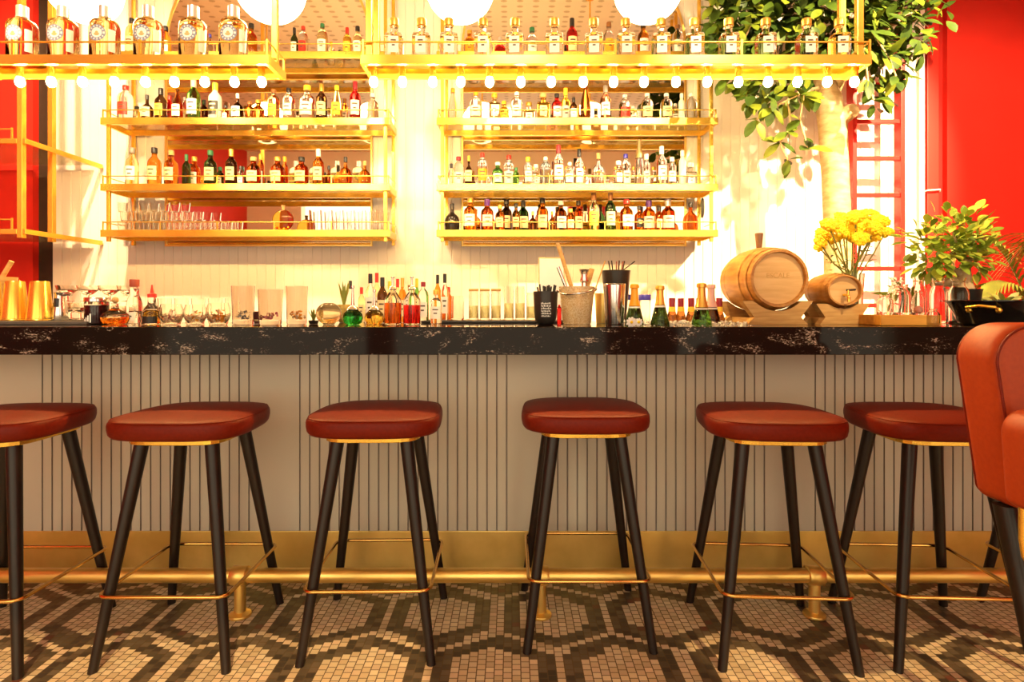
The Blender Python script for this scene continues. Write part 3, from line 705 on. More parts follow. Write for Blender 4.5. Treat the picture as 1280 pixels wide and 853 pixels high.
for i, px in enumerate((28, 79, 131, 186, 242, 292)):
    Y = 3.075
    lab = 'large clear gin bottle with round ship emblem label, %s of six on left hanging shelf' % ORD[i + 1]
    if first is None:
        first = bottle('oval', .30, .135, 'straw', 'silver', None, (0, 0, 0), lab, 'gin bottles on the left hanging shelf', foil=.80, flat=.85)
        emblem_label(first, .0675, 2.6, .142, .042, .85)
        m = MB(); patch(m, .0675, 2.6, .85, .05, .165, -pi / 2 + .72, -pi / 2 + 1.25, (4, 10), True); m.build('side_label', [PAPER, TANINK], first)
        o = first
    else: o = copy_tree(first)
    o['label'] = lab; o.location = (PX(px, Y), Y, GZ - .0015); o.rotation_euler = (0, 0, .02)
first = None
for i, px in enumerate((493, 527, 561, 604, 644, 693, 742, 782, 826, 868, 911, 957, 1008, 1049)):
    Y = 3.08
    lab = 'square clear bottle with white label, %s from left on right hanging shelf' % ORD[i + 1]
    if first is None:
        first = bottle('square', .242, .092, 'clear', 'gold', 'white', (0, 0, 0), lab, 'square bottles on the right hanging shelf', lz=(.20, .55))
        o = first
    else: o = copy_tree(first)
    o['label'] = lab; o.location = (PX(px, Y), Y, GZ - .0015); o.rotation_euler = (0, 0, random.uniform(-.12, .12) + (.1 if i < 4 else 0))

# ------------------------------------------------------------------ glasses on left unit bottom shelf
def tumbler_mesh(r, h, seg=16, r0=.85, t=.004):
    m = MB(); m.lathe([(r * r0, 0), (r, h), (r - t * .6, h), (r * r0 - t, .006)], seg); return m
gz = SZ[0] + .0005
proto = tumbler_mesh(.035, .072).build('tumbler', GLASSW)
tag(proto, 'small clear glass tumbler in the stacked pile on left unit bottom shelf', 'glass', 'stacked tumblers on the bottom shelf')
pos = []
for tier, (a, b_, rows) in enumerate(((147, 300, 2), (150, 250, 2), (147, 236, 1))):
    for rw in range(rows):
        Y = 4.455 + rw * .085 + (0 if tier < 2 else .04)
        x = PX(a + rw * 6, Y) + .04
        while x < PX(b_, Y): pos.append((x, Y, gz + tier * .0735)); x += .079
for i, p in enumerate(pos):
    o = proto if i == 0 else proto.copy()
    if i: COL.objects.link(o)
    o.location = p
proto = tumbler_mesh(.034, .155, 18, .8).build('highball_glass', GLASS)
tag(proto, 'tall clear highball glass right of the round amber flask on bottom shelf', 'glass', 'highball glasses on the bottom shelf')
k = 0
for rw in range(2):
    for px in range(392, 478, 14):
        Y = 4.46 + rw * .09; o = proto if k == 0 else proto.copy()
        if k: COL.objects.link(o)
        o.location = (PX(px + rw * 5, Y), Y, gz); k += 1
t = thing('round_flask', 'round flat amber flask standing on left unit bottom shelf', 'bottle', (PX(354, 4.48), 4.48, gz))
m = MB(); m.lathe([(.002, -.022), (.06, -.022), (.078, -.014), (.082, 0), (.078, .014), (.06, .022), (.002, .022)], 28, (0, 0, .083), M=Matrix.Rotation(pi / 2, 3, 'X')); m.build('glass_body', glass_m('amber'), t)
m = MB(); m.lathe([(.012, .158), (.012, .185), (.015, .187), (.015, .197)], 14); m.build('neck', CORK, t)
# round plaque on right unit
t = thing('round_plaque', 'small round grey plaque on the right post of right shelf unit', 'plaque', (PX(878, 4.60), 4.60, PZ(260, 4.60)))
m = MB(); M_ = Matrix.Rotation(radians(80), 3, 'Z') @ Matrix.Rotation(pi / 2, 3, 'X')
m.lathe([(.075, -.006), (.078, -.003), (.078, .003), (.075, .006)], 28, M=M_); m.build('disc', SLATE, t)
m = MB(); m.lathe([(.066, .0065), (.066, .008)], 28, M=M_); m.lathe([(.066, -.008), (.066, -.0065)], 28, M=M_); m.build('face', mat('teal enamel', (.30, .42, .42), .3, noise=.2), t)

# ------------------------------------------------------------------ things on the bar top
TZ = BT + .0006
def text_obj(body, size, material, parent, loc, rot, name='lettering', ext=.0004):
    cu = bpy.data.curves.new('t', 'FONT'); cu.body = body; cu.size = size; cu.align_x = 'CENTER'; cu.align_y = 'CENTER'; cu.extrude = ext
    o = bpy.data.objects.new('t', cu); COL.objects.link(o)
    dg = bpy.context.evaluated_depsgraph_get(); me = bpy.data.meshes.new_from_object(o.evaluated_get(dg))
    bpy.data.objects.remove(o); bpy.data.curves.remove(cu)
    me.materials.clear(); me.materials.append(material)
    q = bpy.data.objects.new(name, me); COL.objects.link(q); q.parent = parent; q.location = loc; q.rotation_euler = rot
    return q
# bar mats
def bar_mat(label, px0, px1, Y0, Y1, h, material):
    x0, x1 = PX(px0, Y0), PX(px1, Y0)
    t = thing('bar_mat', label, 'bar mat', ((x0 + x1) / 2, (Y0 + Y1) / 2, TZ))
    m = MB(); hw, hd = (x1 - x0) / 2, (Y1 - Y0) / 2; m.box(-hw, hw, -hd, hd, 0, h, bev=.003); m.build('base', material, t)
    m = MB()
    for i in range(int((x1 - x0) / .03)): m.box(-hw + .012 + i * .03, -hw + .024 + i * .03, -hd + .01, hd - .01, h - .0005, h + .0012)
    m.build('ribs', material, t)
    return TZ + h + .0014
MZ1 = bar_mat('dark grey bar mat under the brass shaker tins', -90, 108, 2.50, 2.90, .013, SLATE)
MZ2 = bar_mat('thin black bar mat under the row of glass jars', 526, 722, 2.72, 2.99, .010, BLACK)

# brass shaker tins (inverted)
proto = thing('shaker_tin', 'x', 'cocktail shaker', (0, 0, 0), 0, 'brass shaker tins on the grey mat')
m = MB(); m.lathe([(.052, 0), (.053, .003), (.050, .02), (.036, .170), (.034, .174), (.020, .174)], 28); m.build('tin_body', BRASS, proto)
m = MB(); m.lathe([(.0535, .0), (.0548, .002), (.0535, .005)], 28, cap0=False, cap1=False); m.build('rim', BRASS, proto)
for i, (px, lab) in enumerate(((19, 'upturned brass shaker tin between the cut off tin and the milk jug tin'), (50, 'upturned brass shaker tin nearest the small silver jug'), (-12, 'upturned brass shaker tin cut off by the left edge'))):
    o = proto if i == 0 else copy_tree(proto); o.location = (PX(px, 2.64), 2.64, MZ1); o['label'] = lab
bpy.data.objects['shaker_tin']['label'] = 'upturned brass shaker tin in the middle of three on the mat'
# wooden mortar with stick behind tins
t = thing('citrus_bowl', 'wooden bowl with pale muddler behind the brass tins', 'bowl', (PX(0, 2.90), 2.90 - .08, TZ + .0145))
t.location = (PX(2, 2.80), 2.80, MZ1)
m = MB(); m.lathe([(.03, 0), (.034, .004), (.02, .03), (.018, .10), (.03, .125), (.058, .16), (.062, .20), (.056, .20), (.05, .165), (.01, .14)], 24); m.build('bowl_body', OAK, t)
m = MB(); m.tube([(-.02, 0, .15), (.012, 0, .215), (.048, 0, .275)], .011, 10); m.build('muddler', OAK, t)
# silver milk jug
t = thing('small_jug', 'small silver jug with dark plate right of brass tins', 'jug', (PX(75, 2.66), 2.66, MZ1))
m = MB(); m.lathe([(.032, 0), (.034, .004), (.029, .05), (.020, .10), (.019, .115), (.024, .125)], 20); m.build('jug_body', STEEL, t)
m = MB(); patch(m, .026, 2, 1, .055, .098, -pi / 2 - .3, -pi / 2 + .5, (4, 6), False); m.build('plate', BLACK, t)
m = MB(); m.tube([(.018, 0, .115), (.035, 0, .120), (.052, 0, .116)], .009, 8); m.build('spout', STEEL, t)
# stacked coupe bowls, left
proto = thing('glass_coupe', 'clear glass coupe among the stacked coupes behind dark syrup jar', 'glass', (0, 0, 0), 0, 'stacked coupes behind the syrup jar')
m = MB(); m.lathe([(.028, 0), (.030, .003), (.006, .008), (.005, .030), (.020, .036), (.042, .055), (.047, .078), (.0455, .078), (.040, .057), (.004, .040)], 20); m.build('bowl', GLASSW, proto)
cs = [(76, 0, 2.78), (100, 0, 2.78), (128, 0, 2.8), (155, 0, 2.8), (88, 0, 2.89), (116, 0, 2.9), (145, 0, 2.9), (170, 0, 2.9), (84, 1, 2.83), (110, 1, 2.85), (137, 1, 2.85), (160, 1, 2.86)]
for i, (px, lv, Y) in enumerate(cs):
    o = proto if i == 0 else copy_tree(proto)
    z = (MZ1 if px < 112 and Y < 2.93 else TZ) if lv == 0 else TZ + .098
    o.location = (PX(px, Y), Y, z)
# glass tray sheet between stacked levels is not visible: jars at rear carry the upper row
# dark syrup jar
t = thing('syrup_jar', 'glass jar of dark syrup with silver lid', 'jar', (PX(121, 2.56), 2.56, TZ))
m = MB(); m.lathe([(.044, 0), (.046, .003), (.046, .098), (.042, .104)], 26); m.build('glass_body', GLASS, t)
m = MB(); m.lathe([(.0435, .004), (.044, .006), (.044, .082)], 26); m.build('syrup', mat('dark syrup', (.03, .006, .008), .05, noise=.1), t)
m = MB(); m.lathe([(.0475, .096), (.048, .098), (.048, .112), (.046, .115)], 26); m.build('lid', STEEL, t)
m = MB(); patch(m, .0465, 2, 1, .008, .055, -pi / 2 - .5, -pi / 2 + .3, (7, 6), False)
m2 = MB()
for i in range(4):
    patch(m2, .0468, 2, 1, .008, .022 + i * .008, -pi / 2 - .55 + i * .2, -pi / 2 - .43 + i * .2, (1, 1), False)
m2.build('white_bars', WHITEP, t)
# orange decanter squat
def decanter(name, label, px, Y, R, H, liquid, kindstop, fillz=.6):
    t = thing(name, label, 'decanter', (PX(px, Y), Y, TZ))
    m = MB(); m.lathe([(.6 * R, 0), (.85 * R, .03 * H), (1.0 * R, .20 * H), (.96 * R, .32 * H), (.7 * R, .45 * H), (.3 * R, .55 * H), (.24 * R, .62 * H), (.24 * R, .74 * H), (.34 * R, .76 * H)], 24, flute=1, fa=.012); m.build('glass_body', CRYSTAL, t)
    m = MB(); zt = fillz * .42 * H
    m.lathe([(.57 * R, .005), (.82 * R, .035 * H), (.965 * R, .2 * H), (.965 * R, min(zt, .26 * H)), (.8 * R, zt)], 24); m.build('liquid', glass_m(liquid), t)
    return t
t = decanter('crystal_decanter', 'squat cut glass decanter of orange liquor with cork ball', 144, 2.56, .055, .118, 'orange', 'cork')
m = MB(); m.sphere((0, 0, .104), .014, 14, 8); m.build('stopper', CORK, t)
t = thing('corked_bottle', 'clear bottle with dark red cork behind the orange decanter', 'bottle', (PX(168, 2.72), 2.72, TZ))
m = MB(); m.lathe([(.03, 0), (.032, .004), (.032, .09), (.028, .11), (.019, .13), (.018, .165)], 20); m.build('glass_body', GLASS, t)
m = MB(); m.lathe([(.0195, .166), (.0205, .168), (.0205, .198), (.019, .2)], 16); m.build('cork', mat('red cork', (.35, .06, .03), .6, noise=.2), t)
m = MB(); patch(m, .0322, 2, 1, .012, .05, -pi / 2 - .7, -pi / 2 + .7, (6, 5), True); m.build('paper_label', [PAPER, INK], t)
# bitters dasher
t = thing('dasher_bottle', 'dasher bottle of yellow bitters with red pourer and black base label', 'bottle', (PX(190, 2.56), 2.56, TZ))
m = MB(); m.lathe([(.033, 0), (.035, .003), (.035, .05), (.031, .066), (.017, .085), (.015, .115)], 20); m.build('glass_body', GLASS, t)
m = MB(); m.lathe([(.032, .004), (.0335, .006), (.0335, .046), (.02, .06)], 20); m.build('liquid', glass_m('yellow'), t)
m = MB(); patch(m, .0352, 2, 1, .004, .034, -pi / 2 - 1.1, -pi / 2 + 1.1, (9, 4), False); m.build('black_label', BLACK, t)
m = MB(); m.lathe([(.018, .115), (.018, .13), (.008, .135), (.004, .16), (.003, .17)], 14); m.build('pourer', cap_m('red'), t)

# crystal bowls with dried petals
def petal_bowl(label, px, Y, R, H, petals, n=40, tall=False):
    t = thing('mixing_glass' if tall else 'petal_bowl', label, 'mixing glass' if tall else 'glass bowl', (PX(px, Y), Y, TZ))
    if tall: prof = [(.86 * R, 0), (.9 * R, .003), (R, H), (.955 * R, H), (.86 * R, .02)]
    else: prof = [(.5 * R, 0), (.72 * R, .02 * H), (R, .42 * H), (.95 * R, .75 * H), (.8 * R, H), (.77 * R, H), (.91 * R, .72 * H), (.95 * R, .42 * H), (.5 * R, .08 * H)]
    m = MB(); m.lathe(prof, 36, flute=1, fa=.012); m.build('glass_body', CRYSTAL, t)
    m = MB(); rnd = random.Random(px)
    for i in range(n):
        a = rnd.uniform(0, 2 * pi); q = rnd.uniform(0, .72) * R; z = rnd.uniform(.025 if tall else .014, H * (.34 if tall else .7))
        if not tall: q *= sin(min(1, z / (H * .42)) * pi / 2) * (.6 if z > .6 * H else .9)
        s = rnd.uniform(.005, .010); M_ = Matrix.Rotation(rnd.uniform(0, 6), 3, 'X') @ Matrix.Rotation(rnd.uniform(0, 6), 3, 'Y')
        pts = [M_ @ Vector(v) * s for v in ((-1, 0, 0), (-.4, .6, .3), (.6, .5, .1), (1, 0, -.2), (.5, -.6, .1), (-.5, -.5, .3))]
        m.add([p + Vector((q * cos(a), q * sin(a), z)) for p in pts], [[0, 1, 2, 3, 4, 5]], rnd.randrange(len(petals)), True)
    m.build('dried_petals', petals, t)
PK = mat('pink petal', (.75, .22, .28), .6, noise=.2); PW = mat('pale petal', (.88, .74, .55), .6, noise=.1); PO = mat('orange petal', (.90, .38, .03), .6, noise=.2); PG = mat('grey blue petal', (.30, .30, .38), .6, noise=.2)
petal_bowl('round crystal bowl of pink dried petals', 214, 2.50, .047, .088, [PK, PW, PW])
petal_bowl('round crystal bowl of pale dried petals with a straw', 244, 2.56, .046, .085, [PW, PO, PW])
petal_bowl('round crystal bowl of orange dried petals', 273, 2.50, .048, .092, [PO, PO, PW], 60)
petal_bowl('tall fluted mixing glass holding grey blue petals', 304, 2.56, .048, .165, [PG, PW, PG], 40, True)
petal_bowl('tall fluted mixing glass holding pink petals', 338, 2.50, .050, .148, [PK, PK, PW], 40, True)
petal_bowl('tall fluted mixing glass holding orange flowers, left of the glass orb', 371, 2.58, .046, .165, [PO, PW, PO], 40, True)
# little square dark box
t = thing('match_box', 'small dark red box between two mixing glasses', 'box', (PX(321.5, 2.60), 2.60, TZ))
m = MB(); m.box(-.012, .012, -.01, .01, 0, .055, bev=.001); m.build('box_body', mat('dark red card', (.12, .02, .02), .5, noise=.1), t)
m = MB(); m.box(-.0095, .0095, -.0112, -.0102, .012, .02); m.build('stripe', CREAM, t)
# background coupes row between 205-290 (upside-down tumblers with dark rims)
proto = tumbler_mesh(.032, .115, 18, .82).build('water_glass', GLASSW)
tag(proto, 'clear water glass in the row behind the petal bowls', 'glass', 'water glasses behind the petal bowls')
k = 0
for px in range(206, 300, 21):
    o = proto if k == 0 else proto.copy()
    if k: COL.objects.link(o)
    o.location = (PX(px, 2.86), 2.86, TZ); k += 1
# ribbed orb
t = thing('glass_orb', 'round ribbed glass orb vase beside the green decanter', 'vase', (PX(411, 2.50), 2.50, TZ))
prof = [(.022 , 0)] + [(.052 * sin(a), .047 - .047 * cos(a)) for a in [pi * (.16 + .74 * i / 14) for i in range(15)]]
m = MB(); m.lathe(prof, 48, flute=1, fa=.018); m.build('glass_body', mat('amber tinted glass', (.95, .80, .50), .03, 0, .9, 1.3), t)
# succulent
def blade(m, base, d, L, w, droop=.2, mi=0, seg=5):
    d = Vector(d).normalized(); side = d.cross(Vector((0, 0, 1)))
    if side.length < .05: side = Vector((1, 0, 0))
    side.normalize(); P = Vector(base); vs = []
    for i in range(seg + 1):
        f = i / seg; ww = w * (1 - f) ** .6 * (.7 + .3 * min(1, f * 3))
        c = P + d * (L * f) + Vector((0, 0, -droop * L * f * f))
        vs += [c - side * ww, c + side * ww + Vector((0, 0, 0)), c + Vector((0, 0, -.25 * ww))]
    fs = []
    for i in range(seg):
        a = i * 3; fs += [[a, a + 3, a + 5, a + 2], [a + 2, a + 5, a + 4, a + 1]]
    m.add([tuple(v) for v in vs], fs, mi, True)
t = thing('succulent', 'small spiky green succulent left of the glass orb', 'plant', (PX(392, 2.58), 2.58, TZ))
m = MB(); rnd = random.Random(5)
for i in range(14):
    a = rnd.uniform(0, 6.28); blade(m, (0, 0, .012), (cos(a) * .45, sin(a) * .45, 1), rnd.uniform(.045, .07), .006, .1)
m.build('leaves', LEAFP, t); m = MB(); m.lathe([(.018, 0), (.022, .014), (.02, .016)], 14); m.build('pot', BLACK, t)
t = thing('pineapple_crown', 'tall pale green pineapple leaves behind the glass orb', 'plant', (PX(430, 2.78), 2.78, TZ))
m = MB(); m.lathe([(.02, 0), (.034, .02), (.036, .05), (.028, .085)], 16); m.build('fruit', mat('pineapple skin', (.5, .33, .06), .6, noise=.5, nscale=60, bump=.8), t)
m = MB()
for i in range(12):
    a = i * 2.4; blade(m, (0, 0, .075), (cos(a) * .28, sin(a) * .28, 1), rnd.uniform(.09, .135), .008, .05)
m.build('leaves', LEAFP, t)
# green & yellow round dashers with spouts
def round_dasher(label, px, Y, R, liquid, H=.165):
    t = thing('dasher_decanter', label, 'decanter', (PX(px, Y), Y, TZ))
    h = R * 1.55
    m = MB(); m.lathe([(.6 * R, 0), (.86 * R, .12 * h), (R, .42 * h), (.9 * R, .7 * h), (.55 * R, .92 * h), (.32 * R, h), (.30 * R, h + .008)], 24); m.build('glass_body', glass_m(liquid), t)
    m = MB(); m.lathe([(.55 * R, h * .93), (.60 * R, h * .97), (.5 * R, h + .006), (.2 * R, h + .014), (.14 * R, h + .03), (.10 * R, H - .012), (.17 * R, H - .01), (.15 * R, H)], 16); m.build('spout', STEEL, t)
    return t
round_dasher('round decanter of bright green liqueur with silver spout', 441, 2.50, .043, 'bright green')
round_dasher('round decanter of yellow liqueur with silver spout', 468, 2.54, .042, 'yellow', .15)
def pourer_bottle(label, px, Y, liquid, fill):
    t = thing('pourer_bottle', label, 'bottle', (PX(px, Y), Y, TZ))
    R = .036; h = .135
    m = MB(); m.lathe([(R * .94, 0), (R, .004), (R, .095), (.95 * R, .108), (.6 * R, .128), (.36 * R, .140), (.36 * R, .148)], 24); m.build('glass_body', GLASS, t)
    m = MB(); m.lathe([(R * .90, .006), (R * .955, .009), (R * .955, fill)], 24); m.build('liquid', glass_m(liquid), t)
    m = MB(); m.lathe([(.43 * R, .146), (.5 * R, .150), (.4 * R, .158), (.14 * R, .164), (.11 * R, .196), (.24 * R, .198), (.24 * R, .201)], 16); m.build('pour_spout', STEEL, t)
pourer_bottle('bottle of amber red cordial with silver pourer beside yellow decanter', 491, 2.50, 'copper', .092)
pourer_bottle('bottle of bright red cordial with silver pourer', 515, 2.50, 'red', .083)
BK = [(438, 52, 9, 'wine', 'clear', 'black', None, 2.88), (452, 44, 9, 'wine', 'straw', 'red', 'cream', 2.93), (463, 62, 12, 'wine', 'clear', 'black', 'white', 2.80), (471, 60, 10, 'wine', 'straw', 'red', 'white', 2.91), (478, 56, 13, 'wine', 'dark', 'black', 'cream', 2.74), (487, 50, 9, 'wine', 'straw', 'yellow', None, 2.93),
      (497, 54, 9, 'wine', 'straw', 'red', 'cream', 2.90), (503, 56, 10, 'wine', 'amber', 'gold', 'cream', 2.80), (512, 46, 8, 'slim', 'clear', 'brown', None, 2.91), (521, 54, 9, 'wine', 'green', 'yellow', None, 2.86), (529, 52, 14, 'dome', 'clear', 'maroon', 'white', 2.76), (545, 42, 15, 'whisky', 'clear', 'gold', 'white', 2.66),
      (547, 56, 9, 'wine', 'amber', 'black', None, 2.92), (556, 58, 10, 'wine', 'clear', 'black', 'white', 2.83), (560, 40, 10, 'slim', 'copper', 'red', None, 2.92)]
for i, (px, h, w, kind, g, cp, lb, Y) in enumerate(BK):
    if i in (12, 13, 14, 10): z = MZ2 if 2.73 < Y and px > 530 else TZ
    else: z = TZ
    s = ['small %s bottle, %s cap' % (g, cp)] + ([', %s label' % lb] if lb else [])
    bottle(kind, h * Y / F, w * Y / F, g, cp, lb, (PX(px, Y), Y, z + .0005), ''.join(s) + ', %s from left in cluster behind red cordials' % ORD[i + 1], 'bottles behind the red cordials')
# tall glass jars on the black mat
def glass_jar(label, px, Y, R, H, tint=None, z=MZ2, group=None, lid=None):
    t = thing('glass_jar', label, 'jar', (PX(px, Y), Y, z), 0, group)
    m = MB(); m.lathe([(R * .92, 0), (R, .004), (R, H * .86), (R * .9, H * .93), (R * .93, H), (R * .86, H), (R * .83, H * .93), (R * .92, H * .85), (R * .92, .008)], 20); m.build('glass_body', GLASSW, t)
    if tint:
        m = MB(); m.lathe([(R * .88, .010), (R * .9, .012), (R * .9, H * .5)], 20); m.build('filling', mat('green straw water', (.72, .74, .42), .05, 0, .9, 1.33), t)
    if lid:
        m = MB(); m.lathe([(R * .98, H + .0005), (R * 1.02, H + .002), (R * 1.02, H + .01), (R * .95, H + .012)], 20); m.build('lid', OAK, t)
for i, (px, h, tint, lid) in enumerate(((572, 30, False, False), (592, 36, True, True), (606, 36, True, True), (620, 36, True, True), (636, 42, True, False), (650, 42, True, False), (664, 34, True, False))):
    glass_jar('clear %s jar%s on the black mat, %s from left' % ('straw water' if tint else 'glass', ' with wooden lid' if lid else '', ORD[i + 1]), px, 2.80, .023 if tint else .03, h * 2.8 / F, tint, MZ2, 'glass jars on the black mat', lid)
# black straw cup
t = thing('straw_cup', 'black cup of black straws with white chalk lettering', 'cup', (PX(682, 2.50), 2.50, TZ))
m = MB(); m.lathe([(.030, 0), (.038, .006), (.046, .03), (.049, .065), (.050, .10), (.0525, .14), (.0495, .14), (.045, .03), (.02, .01)], 28); m.build('cup_body', BLACK, t)
m = MB(); rnd = random.Random(9)
for r_ in range(6):
    a = -pi / 2 - .42
    while a < -pi / 2 + .38:
        w = rnd.uniform(.05, .1); z = .034 + r_ * .0105
        R = .0488 + .001 * (r_ > 2); R = [.0468, .0478, .0486, .0492, .0494, .0498][r_]
        patch(m, R, 2, 1, z, z + rnd.uniform(.004, .008), a, a + w * .55, (1, 1), False); a += w + .03
m.build('chalk_lettering', WHITEP, t)
for i in range(16):
    a = rnd.uniform(0, 6.28); q = rnd.uniform(.008, .034); m = MB()
    m.tube([(q * cos(a) * .6, q * sin(a) * .6, .02), (q * cos(a) * 1.15, q * sin(a) * 1.1, .135), (q * cos(a) * 1.33, q * sin(a) * 1.25, rnd.uniform(.155, .172))], .0034, 7); m.build('straw', BLACK, t)
# red slim bottle
bottle('slim', .10, .020, 'red', 'white', None, (PX(699, 2.56), 2.56, TZ), 'slim red bottle between the straw cup and ice bucket', None)
# ice bucket
bx = PX(721, 2.60)
t = thing('ice_bucket', 'crackled glass ice bucket with metal bail handle', 'bucket', (bx, 2.60, TZ))
m = MB(); m.lathe([(.060, 0), (.062, .004), (.076, .15), (.079, .163), (.075, .163), (.071, .148), (.057, .008)], 32); m.build('bucket_body', CRACKLE, t)
m = MB(); m.tube([(-.079, -.004, .145), (-.075, -.03, .134), (-.05, -.066, .128), (0, -.088, .132), (.05, -.07, .142), (.077, -.03, .15), (.079, -.004, .152)], .0036, 8)
m.sphere((-.081, -.002, .145), .009, 10, 8); m.sphere((.081, -.002, .152), .008, 10, 8); m.build('handle', STEEL, t)
def stick(name, label, cat, p0, p1, r, material, head=None):
    t = thing(name, label, cat, p0); d = Vector(p1) - Vector(p0)
    m = MB(); m.tube([(0, 0, 0), tuple(d * .5), tuple(d)], r, 10); m.build('shaft', material, t)
    if head: m = MB(); m.sphere(tuple(d), head, 12, 8); m.build('knob', material, t)
bz = TZ + .02
stick('muddler', 'long pale wooden muddler leaning out of the ice bucket', 'muddler', (bx + .02, 2.60, bz), (bx - .085, 2.60, PZ(304, 2.6)), .0085, OAK)
stick('tongs', 'steel tongs leaning left in the ice bucket', 'tongs', (bx + .005, 2.57, bz), (bx - .085, 2.57, PZ(334, 2.57)), .0075, STEEL)
stick('bar_spoon', 'thin bar spoon leaning beside the muddler in bucket', 'spoon', (bx + .03, 2.63, bz), (bx - .06, 2.63, PZ(318, 2.63)), .0028, STEEL, .006)
stick('wooden_spatula', 'flat orange wooden scoop standing in the ice bucket', 'scoop', (bx + .005, 2.625, bz), (bx + .07, 2.625, PZ(336, 2.62)), .012, OAK)
stick('long_skewer', 'thin pale skewer leaning right out of the ice bucket', 'skewer', (bx + .035, 2.60, bz), (bx + .125, 2.60, PZ(326, 2.6)), .003, OAK)
t = thing('jigger', 'dark steel strainer head standing in the ice bucket', 'strainer', (bx + .03, 2.58, bz))
m = MB(); m.lathe([(.012, 0), (.012, .16), (.02, .165), (.014, .19), (.022, .215), (.024, .218)], 16); m.build('body', STEEL, t)
# steel board behind
t = thing('serving_board', 'pale board leaning behind the ice bucket', 'board', (PX(690, 2.93), 2.93, TZ))
m = MB(); M_ = Matrix.Rotation(radians(-8), 3, 'X'); m.box(-.065, .065, -.004, .004, .005, .325, bev=.003)
m.v = [tuple(M_ @ Vector(v)) for v in m.v]; m.build('board_body', OAKH, t)
m = MB(); m.box(-.06, .06, -.0055, -.0042, .01, .318); m.v = [tuple(M_ @ Vector(v)) for v in m.v]; m.build('board_face', PAPER, t)
# shaker cups right of the bucket
def cup(name, label, px, Y, r0, r1, H, material):
    t = thing(name, label, 'shaker cup', (PX(px, Y), Y, TZ))
    m = MB(); m.lathe([(r0, 0), (r0 * 1.03, .003), (r1, H), (r1 * .96, H), (r0 * .95, .008)], 28); m.build('cup_body', material, t)
    m = MB(); m.lathe([(r1 * 1.0, H - .004), (r1 * 1.025, H - .001), (r1 * 1.0, H + .001)], 28, cap0=False, cap1=False); m.build('rim', material, t); return t
cup('brass_tumbler', 'brass shaker cup beside the crackled ice bucket', 754, 2.70, .031, .038, .135, BRASS_OLD)
cup('steel_tumbler', 'shiny steel shaker cup in front of the black stick holder', 768, 2.52, .038, .047, .172, STEEL)
t = cup('stick_holder', 'tall black cup of stirring sticks behind steel shaker', 770, 2.80, .045, .068, .245, BLACK)
for i in range(9):
    a = rnd.uniform(0, 6.28); q = .03; m = MB()
    m.tube([(q * cos(a) * .5, q * sin(a) * .5, .02), (q * cos(a), q * sin(a) - .01, .24), (q * cos(a) * 1.3 + (.06 if i == 0 else 0), q * sin(a) * 1.2 - .01, .29)], .003, 6); m.build('stick', STEEL if i % 2 else BLACK, t)
# blue capped jars behind champagne
for i, (px, lab) in enumerate(((783, 'jar with blue lid between steel cup and orange foil bottle'), (806, 'jar with blue lid right of the orange foil bottle'))):
    t = thing('blue_lid_jar', lab, 'jar', (PX(px, 2.92), 2.92, TZ), 0, 'jars with blue lids')
    m = MB(); m.lathe([(.026, 0), (.028, .004), (.028, .105), (.024, .11)], 20); m.build('glass_body', GLASSW, t)
    m = MB(); m.lathe([(.0295, .106), (.03, .108), (.03, .132), (.028, .134)], 20); m.build('lid', cap_m('blue'), t)
# champagne bottles standing in the ice well
wz = zf + .0036
def champ(label, px, Y, glass, foilc, H, W, fo=.60):
    t = thing('sparkling_wine_bottle', label, 'wine bottle', (PX(px, Y), Y, wz), 0, 'sparkling wine in the ice trough')
    R = W / 2; prof = [(.92, 0), (1, .02), (1, .34), (.93, .44), (.66, .60), (.40, .75), (.33, .84), (.33, .96)]
    m = MB(); m.lathe([(r * R, z * H) for r, z in prof], 24); m.build('glass_body', glass_m(glass), t)
    m = MB(); zz = [fo + (.93 - fo) * i / 6 for i in range(7)]
    pr = [(rad_at(prof, H, R, z * H) * 1.04 + .0008, z * H) for z in zz] + [(.46 * R, .935 * H), (.48 * R, .96 * H), (.44 * R, .99 * H), (.30 * R, 1.0 * H)]
    m.lathe(pr, 20); m.build('foil', cap_m(foilc), t)
    m = MB(); z = (fo - .02) * H; r_ = rad_at(prof, H, R, z) + .0012
    m.lathe([(r_ * 1.01, z - .004), (r_ * 1.0, z + .003)], 24, cap0=False, cap1=False); m.build('neck_band', PAPER, t)
champ('orange foil sparkling wine bottle chilling beside white flowers', 793, 2.52, 'dark green', 'orange', .275, .082, .66)
champ('gold foil dark green sparkling wine bottle chilling at front of trough', 825, 2.42, 'dark green', 'gold', .265, .080, .70)
champ('gold foil bright green sparkling wine bottle beside the oak barrel', 877, 2.42, 'green', 'gold', .275, .084, .64)
champ('pink foil dark sparkling wine bottle behind the bright green one', 889, 2.56, 'dark', 'pink', .275, .080, .64)
for i, px in enumerate((842, 849.5, 863, 871, 897)):
    Y = 2.68 + (.055 if i in (1, 3) else 0)
    px2 = (840, 851, 864, 874, 899)[i]
    t = thing('small_beer_bottle', 'small brown bottle with maroon cap and yellow neck label, %s from left in ice trough' % ORD[i + 1], 'bottle', (PX(px2, Y), Y, wz), 0, 'maroon capped bottles in the ice trough')
    m = MB(); m.lathe([(.024, 0), (.026, .003), (.026, .10), (.024, .125), (.0135, .165), (.0125, .21)], 20); m.build('glass_body', glass_m('brown'), t)
    m = MB(); m.lathe([(.0137, .178), (.0139, .18), (.0139, .214), (.013, .217)], 16); m.build('cap', cap_m('maroon'), t)
    m = MB(); m.lathe([(.0165, .156), (.0144, .1765)], 20, cap0=False, cap1=False); m.build('neck_label', YPAPER, t)
